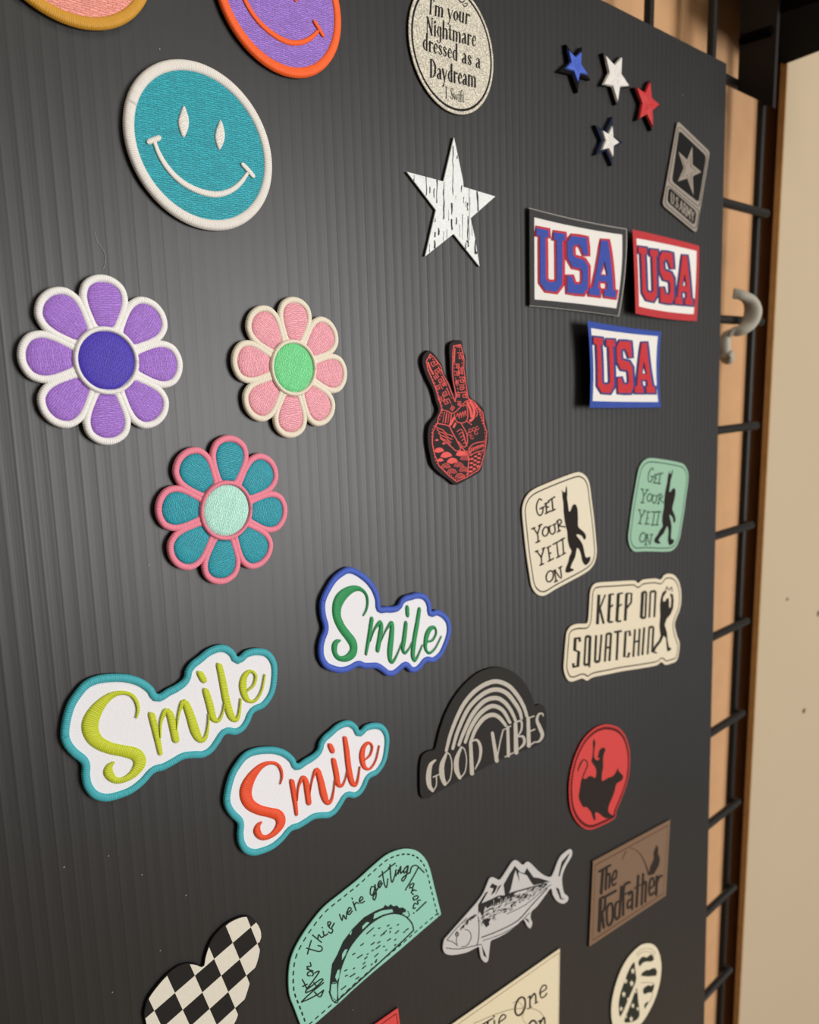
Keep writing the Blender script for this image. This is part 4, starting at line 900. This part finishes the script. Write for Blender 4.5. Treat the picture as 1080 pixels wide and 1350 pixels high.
for nm, sts in (('letter_g', [[(185,768,12),(150,802,28),(136,880,36),(142,950,32),(165,985,20)], [(165,988,10),(190,950,8),(192,885,9)], [(170,888,9),(212,868,8)]]),
 ('letter_o', [[(262,722,16),(232,800,34),(232,880,36),(252,938,26)], [(252,946,10),(290,900,8),(302,800,8),(287,730,8),(264,714,10)]]),
 ('letter_o', [[(366,682,16),(336,760,32),(336,840,34),(358,893,24)], [(358,897,10),(395,850,8),(406,760,8),(391,690,8),(368,674,10)]]),
 ('letter_d', [[(435,640,24),(445,862,30)], [(428,642,9),(480,624,16),(506,680,22),(500,760,16),(468,830,8)]]),
 ('letter_v', [[(590,575,22),(622,772,28)], [(622,770,9),(645,640,9),(668,550,9)]]),
 ('letter_i', [[(700,535,20),(705,735,24)], [(678,548,9),(720,525,9)], [(682,744,9),(738,716,9)]]),
 ('letter_b', [[(755,510,26),(760,712,32)], [(752,500,10),(795,490,15),(797,550,13),(770,600,9)], [(770,600,9),(810,602,18),(816,650,20),(775,692,9)]]),
 ('letter_e', [[(845,470,24),(850,665,28)], [(845,470,10),(886,454,9)], [(850,566,10),(892,548,9)], [(850,666,12),(892,638,9)]]),
 ('letter_s', [[(952,452,8),(945,436,10),(920,442,14),(908,485,20),(930,540,28),(946,590,25),(925,632,14),(888,640,8)]])):
    p.strokes(nm, sts, hV-.0001, .00018, sv, flat=True, n=5)

# ---- rodeo
CR = (740, 930, 7.945); hR = .0013
p = Patch('rodeo_patch', 'red oval patch with a black bull rider silhouette and rope rim', 'patch', CR, (400, 760))
R_out = [(490,200),(590,225),(665,300),(710,420),(725,560),(710,740),(665,900),(605,1050),(578,1115),(572,1172),(520,1215),(440,1255),(330,1300),(250,1295),(170,1230),(110,1120),(85,980),(85,820),(110,660),(160,500),(240,350),(340,250),(420,210)]
O = base_patch(p, R_out, hR, leather((196,56,52), .55, .2, .05), edge=(40,18,18)); dk = plain((42,34,30), .7)
p.line('rope_line', inset(O, .0024), .0011, hR, hR+.00005, plain((72,20,22), .7)); p.dashes('rope_strands', inset(O, .0014), .0009, .0009, .0008, hR, hR+.00006, plain((72,20,22), .7))
p.polys('bull_rider', [[(345,350),(360,400),(350,450),(345,540),(375,575),(400,565),(395,545),(378,545),(390,520),(400,470),(415,460),(430,440),(465,455),(455,490),(445,520),(440,560),(440,650),(430,700),(425,780),(440,790),(500,755),(545,740),(580,690),(595,655),(605,690),(650,740),(630,790),(580,820),(560,900),(530,980),(500,1050),(495,1110),(520,1140),(555,1160),(540,1185),(500,1180),(460,1180),(420,1150),(380,1120),(355,1130),(362,1190),(345,1205),(325,1150),(310,1110),(260,1060),(235,1070),(200,1010),(185,950),(200,860),(215,770),(260,770),(290,740),(330,745),(360,760),(370,690),(355,640),(320,590),(330,530),(335,440),(332,390)]], hR-.0001, hR+.00009, dk, smooth=2)
p.strokes('bull_tail', [[(222,765,11),(255,680,11),(276,630,11),(265,582,11),(235,570,12),(208,600,16),(185,655,14),(175,690,5)]], hR-.0001, .00018, dk, flat=True)

# ---- rodfather
CF = (770, 1075, 7.5); hF = .0014
p = Patch('fishing_patch', 'brown leather patch reading The Rodfather with a fish on a rod', 'patch', CF, (450, 670))
O = base_patch(p, [(90,455),(855,42),(812,795),(52,1302)], hF, leather((116,90,68), .6, .35, .12), edge=(46,36,28), smooth=0, step=.002)
dk = plain((46,38,32), .75)
p.line('engraved_outline', ccw(p.L([(112,492),(828,100),(786,772),(86,1236)], hF)), .0008, hF, hF+.00006, plain((88,58,38), .7))
rl = [pw([(150,555),(262,492)],18), pw([(188,540),(170,770)],24), pw([(226,510),(214,730)],20), pw([(220,610),(256,572),(248,715)],17), pw([(288,640),(318,612),(322,545),(298,560),(278,630),(284,695),(316,672)],15), pw([(218,800),(316,745)],20),
 pw([(165,835),(150,1140)],28), pw([(160,828),(208,806),(202,925),(165,972)],20), pw([(178,955),(196,1108)],24), pw([(252,875),(226,930),(232,1075),(258,1080),(284,1020),(280,880),(252,875)],20),
 pw([(370,705),(350,1005)],20), pw([(350,850),(318,870),(306,960),(318,1030),(350,1000)],19), pw([(452,662),(410,680),(392,740),(388,985)],21), pw([(372,800),(440,760)],11), pw([(445,780),(478,750),(476,925)],20), pw([(470,830),(436,850),(432,920),(470,890)],16),
 pw([(538,598),(520,900)],21), pw([(498,722),(566,684)],11), pw([(586,580),(570,882)],19), pw([(580,690),(614,655),(606,855)],19), pw([(650,725),(692,690),(686,622),(660,632),(645,720),(655,792),(692,762)],17), pw([(722,605),(714,785)],21), pw([(724,660),(748,605),(772,598)],18)]
p.strokes('lettering', rl, hF-.0001, .00016, dk, flat=True, n=3, wk=1.25)
p.polys('fish_figure', [[(640,590),(650,540),(660,500),(690,430),(690,370),(708,320),(720,295),(735,330),(735,380),(750,420),(742,490),(715,540),(690,580)]], hF-.0001, hF+.00007, dk, smooth=3)
p.strokes('rod_line', [[(640,585,20),(612,490,14),(565,392,9),(510,342,7),(452,318,6)], [(420,350,7),(400,385,8),(380,435,6)]], hF-.0001, .00015, plain((70,50,38), .75), flat=True)

# ---- fish with mountains
CFi = (570, 1110, 5.684); hFi = .0012
p = Patch('fish_patch', 'silver grey fish patch with mountain peaks drawn along its back', 'patch', CFi, (520, 520))
Fi = [(80,800),(88,740),(110,710),(180,630),(260,540),(330,460),(380,390),(410,320),(430,275),(460,265),(500,285),(520,270),(560,210),(600,150),(635,138),(680,172),(710,150),(740,160),(800,220),(850,255),(890,262),(910,230),(940,150),(970,100),(1030,55),(1050,70),(1045,110),(1010,170),(980,240),(975,300),(990,380),(1020,410),(1015,445),(980,465),(935,445),(905,400),(890,350),(850,400),(790,480),(745,525),(740,570),(752,610),(735,650),(710,630),(680,585),(620,640),(540,695),(470,730),(440,745),(430,820),(420,890),(395,905),(365,870),(352,800),(342,790),(260,830),(160,850),(100,840)]
base_patch(p, Fi, hFi, leather((190,187,183), .5, .2, .06), edge=(60,58,56)); dk = plain((44,42,41), .7)
p.polys('mountain_shading', [[(620,180),(660,225),(690,235),(710,195),(760,265),(800,270),(880,295),(760,325),(740,300),(710,250),(645,225),(655,300),(625,210),(610,260),(590,350),(565,410),(545,400),(535,320),(580,240)], [(450,310),(490,330),(470,375),(440,400),(460,350),(430,340)], [(520,320),(490,370),(470,400),(500,330)], [(345,470),(400,380),(420,370),(370,460),(440,430),(540,400),(600,375),(780,325),(900,295),(760,340),(640,375),(560,410),(520,430),(500,400),(480,460),(460,430),(440,480),(410,500),(400,480),(375,560),(355,520),(345,540)], [(230,610),(290,560),(345,540),(310,570),(270,590)], [(385,590),(410,570),(440,575),(425,600),(430,620),(405,640),(390,620)], [(590,470),(605,460),(600,495),(590,490)], [(370,770),(400,840),(410,870),(385,850)], [(690,570),(720,580),(728,610)], [(970,150),(1030,80),(1020,110),(975,190),(955,260),(945,255)], [(925,340),(950,350),(970,420),(1000,430),(960,430)]], hFi-.0001, hFi+.00006, dk)
fl = [pw([(105,795),(200,802),(330,775),(370,768)],6), pw([(110,735),(155,750),(180,770)],6), pw([(190,690),(180,740),(190,780)],5), ell(186,692,12,14,6,0), pw([(245,655),(280,670),(292,720),(260,775),(220,785)],5), pw([(345,560),(352,650),(345,740),(335,770)],6), pw([(370,715),(500,665),(640,590),(740,480),(860,350)],8), pw([(380,740),(520,690),(640,620),(730,530)],5), pw([(560,540),(700,470),(820,370),(890,320)],5), pw([(110,735),(180,650),(260,570)],5)]
rs = random.Random(9)
for _ in range(190):
    t = rs.random(); a = np.array([360, 560])*(1-t)+np.array([850, 325])*t; a = a+np.array([rs.uniform(-20, 20), rs.uniform(-25, 60*(1-t)+20)]); d = rs.uniform(8, 28); fl.append(pw([tuple(a), (a[0]+d*.8, a[1]-d*.5)], rs.uniform(3, 7)))
for _ in range(60):
    t = rs.random(); a = np.array([350, 480])*(1-t)+np.array([620, 380])*t; fl.append(pw([tuple(a), (a[0]-4, a[1]+rs.uniform(15, 45))], rs.uniform(3, 7)))
for _ in range(26):
    t = rs.random(); a = np.array([175, 680])*(1-t)+np.array([320, 540])*t; fl.append(pw([tuple(a), (a[0]-3, a[1]+rs.uniform(12, 30))], 4))
p.strokes('drawn_lines', fl, hFi-.0001, .00015, dk, flat=True, n=3)

# ---- taco
CT_ = (365, 1105, 4.696); hT = .0013
p = Patch('taco_patch', 'mint green arch patch with a black taco drawing and stitched rim', 'patch', CT_, (540, 640))
T_o = [(168,1212),(140,1140),(110,1060),(80,980),(72,900),(75,820),(90,740),(130,650),(200,540),(290,430),(400,340),(500,260),(600,170),(680,105),(750,75),(810,66),(870,80),(920,125),(950,190),(975,290),(1000,390),(1016,455),(1018,474),(1000,490),(900,575),(750,705),(600,830),(480,935),(400,1010),(320,1080),(240,1150),(185,1200)]
O = base_patch(p, T_o, hT, leather((140,196,176), .6, .25, .05), edge=(30,28,28)); dk = plain((36,42,40), .7); mint = leather((140,196,176), .6, .25, .05)
p.dashes('stitch_dashes', inset(O, .0024), .0007, .0020, .0015, hT, hT+.00007, dk)
p.polys('taco_filling', [[(325,950),(332,860),(342,780),(375,720),(410,640),(470,560),(540,490),(610,450),(660,430),(672,412),(690,425),(705,408),(722,422),(745,416),(760,432),(780,428),(800,442),(800,456),(775,470),(740,462),(700,465),(620,500),(540,560),(480,640),(430,720),(400,800),(385,870),(372,890),(345,895),(335,950)]], hT-.0001, hT+.00007, dk)
p.polys('taco_lettuce', [[(605,468),(650,448),(715,440),(720,458),(660,472),(610,496),(598,500)], [(530,545),(555,520),(575,522),(552,545),(530,566)], [(404,720),(420,692),(438,686),(424,724),(404,756)], [(362,860),(376,818),(390,812),(386,860),(372,884)], [(338,905),(372,900),(374,980),(352,995),(334,960)], [(450,590),(466,572),(458,602)], [(778,462),(812,455),(818,480),(800,484)]], hT, hT+.00014, mint)
tl = [pw([(378,1003),(376,930),(386,850),(410,770),(450,680),(510,600),(580,530),(660,480),(730,466),(790,480),(832,520),(846,560),(832,586),(700,712),(540,858),(380,1003)],9), pw([(325,950),(345,1003),(372,1020),(382,1000)],8), pw([(330,955),(360,1000)],6), pw([(812,452),(822,478),(808,490)],6), pw([(598,500),(640,475),(720,460)],6), pw([(334,905),(372,895)],6)]
tdash = [(558,592,600,555),(630,560,640,555),(685,545,697,538),(745,540,755,533),(600,605,608,600),(645,605,680,572),(700,585,705,575),(735,590,755,572),(785,585,795,578),(520,665,538,652),(585,660,605,645),(625,650,640,640),(685,635,705,622),(730,632,738,625),(470,722,485,712),(500,742,530,722),(590,698,600,692),(615,685,640,665),(660,672,668,668),(730,665,738,658),(545,748,560,735),(605,735,628,715),(675,695,682,690),(420,822,435,815),(475,810,482,803),(535,780,548,768),(425,855,438,848),(455,858,485,838),(530,808,552,790),(585,785,592,778),(610,765,620,750),(400,938,428,915),(490,872,508,860),(700,560,712,556),(660,595,668,588),(800,570,815,560),(560,720,566,716),(610,770,618,760)]
tl += [pw([(a, b), (c, d)], 7) for a, b, c, d in tdash]
p.strokes('taco_lines', tl, hT-.0001, .00018, dk, flat=True, n=3)
def c1(pts, w=6): return [(x*.5218, 352.2+y*.5218, w) for x, y in pts]
def c2(pts, w=6): return [(540+x*.4348, 70.4+y*.4348, w) for x, y in pts]
for word in (
 [c1(q) for q in ([(555,1130),(530,1195),(500,1205),(450,1150)], [(295,1266),(400,1165),(555,1040)], [(295,1270),(380,1235),(500,1170),(557,1128)], [(345,1160),(430,1120),(520,1040),(548,1005),(520,1000),(440,1060),(350,1130),(345,1160)], [(440,1040),(470,1080)], [(360,1110),(430,1020),(502,915),(488,905),(450,925)], [(305,1005),(335,1060),(355,1110)], [(310,1085),(362,1058)], [(400,958),(368,955),(368,925),(405,905),(436,935),(420,960)], [(358,880),(430,900)], [(385,885),(358,850),(405,845),(397,800)])],
 [c1(q) for q in ([(355,630),(420,650),(500,670),(538,650),(530,612),(490,600)], [(365,700),(385,620),(410,540)], [(425,475),(530,560)], [(488,525),(498,470),(530,505),(560,485)], [(550,430),(568,482),(605,460)], [(540,385),(544,388)], [(612,370),(608,322),(642,326),(622,380),(664,412),(650,452),(615,440)], [(655,385),(682,335)])],
 [c1(q) for q in ([(745,230),(775,302),(790,235),(822,288),(832,200)], [(850,205),(886,165),(858,148),(838,205),(862,232),(895,190)], [(893,35),(898,48)], [(905,80),(940,182)], [(918,128),(942,90),(972,100)], [(990,72),(1024,40),(1000,20),(980,70),(1005,95),(1040,75)])],
 [c2(q) for q in ([(150,530),(105,535),(90,620),(118,652),(150,580),(158,500)], [(158,500),(176,640),(152,718),(128,690),(150,640),(215,520)], [(205,520),(246,462),(222,450),(200,510),(222,545),(262,480)], [(260,310),(288,480),(320,542),(340,420)], [(215,390),(370,265)], [(370,215),(383,400),(402,468),(440,370)], [(350,262),(445,195)], [(456,290),(444,382),(480,330)], [(460,232),(463,236)], [(492,290),(484,352),(512,270),(528,240),(520,342),(560,300)], [(625,232),(580,270),(568,335),(608,305),(632,232),(602,380),(556,450),(540,420),(590,368),(650,330)])],
 [c2(q) for q in ([(658,332),(680,250),(740,225),(800,270),(855,326)], [(775,255),(690,410),(590,576)], [(652,552),(660,505),(705,480),(700,530),(655,548)], [(715,488),(690,560),(700,590)], [(745,585),(700,575),(676,612),(706,642)], [(712,722),(700,690),(750,656),(774,682),(730,715),(702,705)], [(805,722),(765,728),(770,780),(722,768),(700,838),(732,832)], [(886,745),(750,876)], [(708,900),(714,908)])]):
    p.strokes('text_word', word, hT-.0001, .00017, dk, flat=True, n=4, wk=1.4)

# ---- checkered heart
CHt = (170, 1180, 5.4); hHt = .0014
p = Patch('heart_patch', 'black and cream checkered heart patch', 'patch', CHt, (520, 700))
Ht = [(115,900),(107,850),(130,750),(190,660),(270,570),(350,510),(420,488),(480,492),(528,508),(540,450),(565,370),(610,290),(690,210),(770,165),(840,150),(900,180),(938,240),(945,300),(930,345),(935,400),(905,510),(865,570),(862,630),(825,745),(785,805),(778,860),(745,930),(690,1030),(600,1140),(500,1215),(400,1235),(300,1215),(200,1130),(140,1010)]
O = base_patch(p, Ht, hHt, leather((34,32,30), .6, .3, .1), edge=(20,18,18))
lat = {(0,0):(183,822),(1,0):(328,695),(2,0):(468,577),(3,0):(605,457),(4,0):(740,338),(5,0):(868,228),(1,1):(380,815),(2,1):(518,690),(3,1):(655,572),(4,1):(788,455),(5,1):(912,345),(2,2):(575,810),(3,2):(708,690),(4,2):(838,572),(3,3):(755,805)}
A_ = np.array([[i, j, 1] for i, j in lat]); B_ = p.L(list(lat.values()), hHt); X_ = np.linalg.lstsq(A_, B_, rcond=None)[0]
def clip(subj, cl):
    out = [np.array(q) for q in subj]
    for i in range(len(cl)):
        a, b = np.array(cl[i]), np.array(cl[(i+1) % len(cl)]); inp = out; out = []
        side = lambda q: (b[0]-a[0])*(q[1]-a[1])-(b[1]-a[1])*(q[0]-a[0])
        for k in range(len(inp)):
            P0, P1 = inp[k-1], inp[k]; s0, s1 = side(P0), side(P1)
            if (s0 >= 0) != (s1 >= 0): out.append(P0+(P1-P0)*s0/(s0-s1))
            if s1 >= 0: out.append(P1)
        if not out: break
    return out
cream = leather((214,208,192), .6, .3, .05); Oc = resample(inset(O, .0003), .0012)
for i in range(-7, 10):
    for j in range(-5, 9):
        if (i+j) % 2 == 0: continue
        cell = [np.array([a, b, 1]) @ X_ for a, b in ((i, j), (i+1, j), (i+1, j+1), (i, j+1))]; cell = ccw(np.array(cell))
        c = clip(Oc, cell)
        if len(c) > 2 and abs(area2(c)) > 4e-7:
            q = [c[0]]
            for r in c[1:]:
                if np.linalg.norm(r-q[-1]) > 1e-5: q.append(r)
            if len(q) > 2: p.slab('checker_square', np.array(q), hHt-.0001, hHt+.0001, cream)

# ---- flag peace sign
CP = (800, 1235, 11.74); hP = .0013
p = Patch('peace_sign_patch', 'cream oval peace sign patch filled with stars and stripes', 'patch', CP, (460, 800))
P_out = [(72,1180),(75,1080),(92,950),(140,750),(220,530),(320,350),(430,220),(540,130),(640,105),(720,120),(790,190),(835,320),(850,480),(830,680),(780,880),(700,1080),(600,1260),(500,1390),(400,1480),(300,1520),(190,1500),(110,1400),(80,1290)]
O = base_patch(p, P_out, hP, leather((218,206,178), .55, .2, .04), edge=(40,34,26)); dk = plain((44,46,38), .7)
p.polys('dark_sector', [[(425,390),(440,480),(455,600),(450,700),(330,980),(215,1240),(188,1120),(190,1000),(220,850),(280,680),(350,500)], [(465,790),(490,1000),(510,1220),(440,1300),(340,1328),(270,1310),(330,1150),(400,960)], [(490,385),(560,305),(620,322),(690,270),(735,350),(680,385),(620,382),(550,410),(515,462)], [(530,605),(600,520),(660,512),(755,482),(768,602)], [(565,810),(640,750),(690,760),(740,735),(708,860),(650,862),(580,892)], [(588,1045),(650,1000),(592,1115)]], hP-.0001, hP+.00006, dk, smooth=2)
sl = []
for cx, cy, r in ((405,530,58),(295,685,52),(388,722,60),(265,890,58),(225,1115,50),(405,1065,52),(482,1115,40),(380,1275,56),(330,965,34),(305,1240,28),(450,850,34)):
    sl.append([(cx+r*(1 if k % 2 == 0 else .42)*math.sin(k*math.pi/5)*.62, cy-r*(1 if k % 2 == 0 else .42)*math.cos(k*math.pi/5)) for k in range(10)])
p.polys('cream_stars', sl, hP, hP+.00012, leather((218,206,178), .55, .2, .04))
p.strokes('printed_arcs', [[(470,300,7),(540,245,7),(620,225,7),(690,250,7),(735,310,7)], [(460,265,7),(540,195,7),(630,180,7),(710,205,7),(755,270,7)], [(535,715,8),(640,705,8),(740,725,8)], [(720,870,7),(690,960,7),(640,1040,7)]], hP-.0001, .00015, plain((120,104,78), .7), flat=True)

# ---- tie one on
CTi = (590, 1240, 6.75); hTi = .0013
p = Patch('sign_patch', 'cream rectangular patch with black Tie One On lettering and looping line', 'patch', CTi, (600, 600))
q4 = [(-330,1010),(1003,72),(990,930),(-345,1960)]
O = base_patch(p, q4, hTi, leather((218,204,172), .55, .2, .05), edge=(36,30,26), smooth=0, step=.002)
p.line('printed_outline', inset(ccw(p.L([(-330,1010),(1003,72),(990,930),(-345,1960)], hTi)), .0022), .0004, hTi, hTi+.00006, plain((120,100,72), .7)); dk = plain((44,38,32), .7)
p.strokes('lettering', [ell(648,585,46,76,17,-.62), pw([(735,492),(735,592)],14), pw([(738,520),(772,472),(785,490),(788,555)],15), pw([(715,508),(738,490)],9), pw([(715,610),(752,588)],9), pw([(775,562),(806,545)],9), pw([(820,470),(878,430),(876,400),(850,402),(826,450),(835,508),(868,495),(884,470)],12),
 pw([(312,748),(405,692)],13), pw([(360,720),(352,880)],18), pw([(418,712),(420,820)],14), pw([(412,672),(416,676)],17), pw([(455,730),(514,690),(512,662),(486,664),(460,710),(468,770),(505,750)],12),
 ell(752,790,42,74,17,-.62), pw([(825,712),(826,810)],14), pw([(828,735),(855,688),(866,700),(868,780)],15), pw([(805,722),(828,708)],9)], hTi-.0001, .00016, dk, flat=True, n=4)
p.strokes('fishing_line', [[(235,738,5),(400,668,5),(520,625,5),(620,606,5),(750,605,5),(820,632,5),(858,680,5)], [(580,560,4),(610,542,4),(650,556,4),(680,620,4),(668,690,4),(700,742,4)]], hTi-.0001, .00015, plain((120,104,76), .7), flat=True)

# ---- red patch whose corner shows below
CRd = (470, 1310, 13.5); hRd = .0013
p = Patch('corner_patch', 'coral red patch showing one pointed corner with a thin black line', 'patch', CRd, (500, 900))
q4 = [(-420,1080),(745,258),(850,1150),(-320,2100)]
O = base_patch(p, q4, hRd, leather((206,66,62), .55, .2, .05), edge=(30,20,20), smooth=0, step=.002)
p.line('printed_outline', inset(ccw(p.L(q4, hRd)), .0024), .0005, hRd, hRd+.00006, plain((60,20,22), .7))
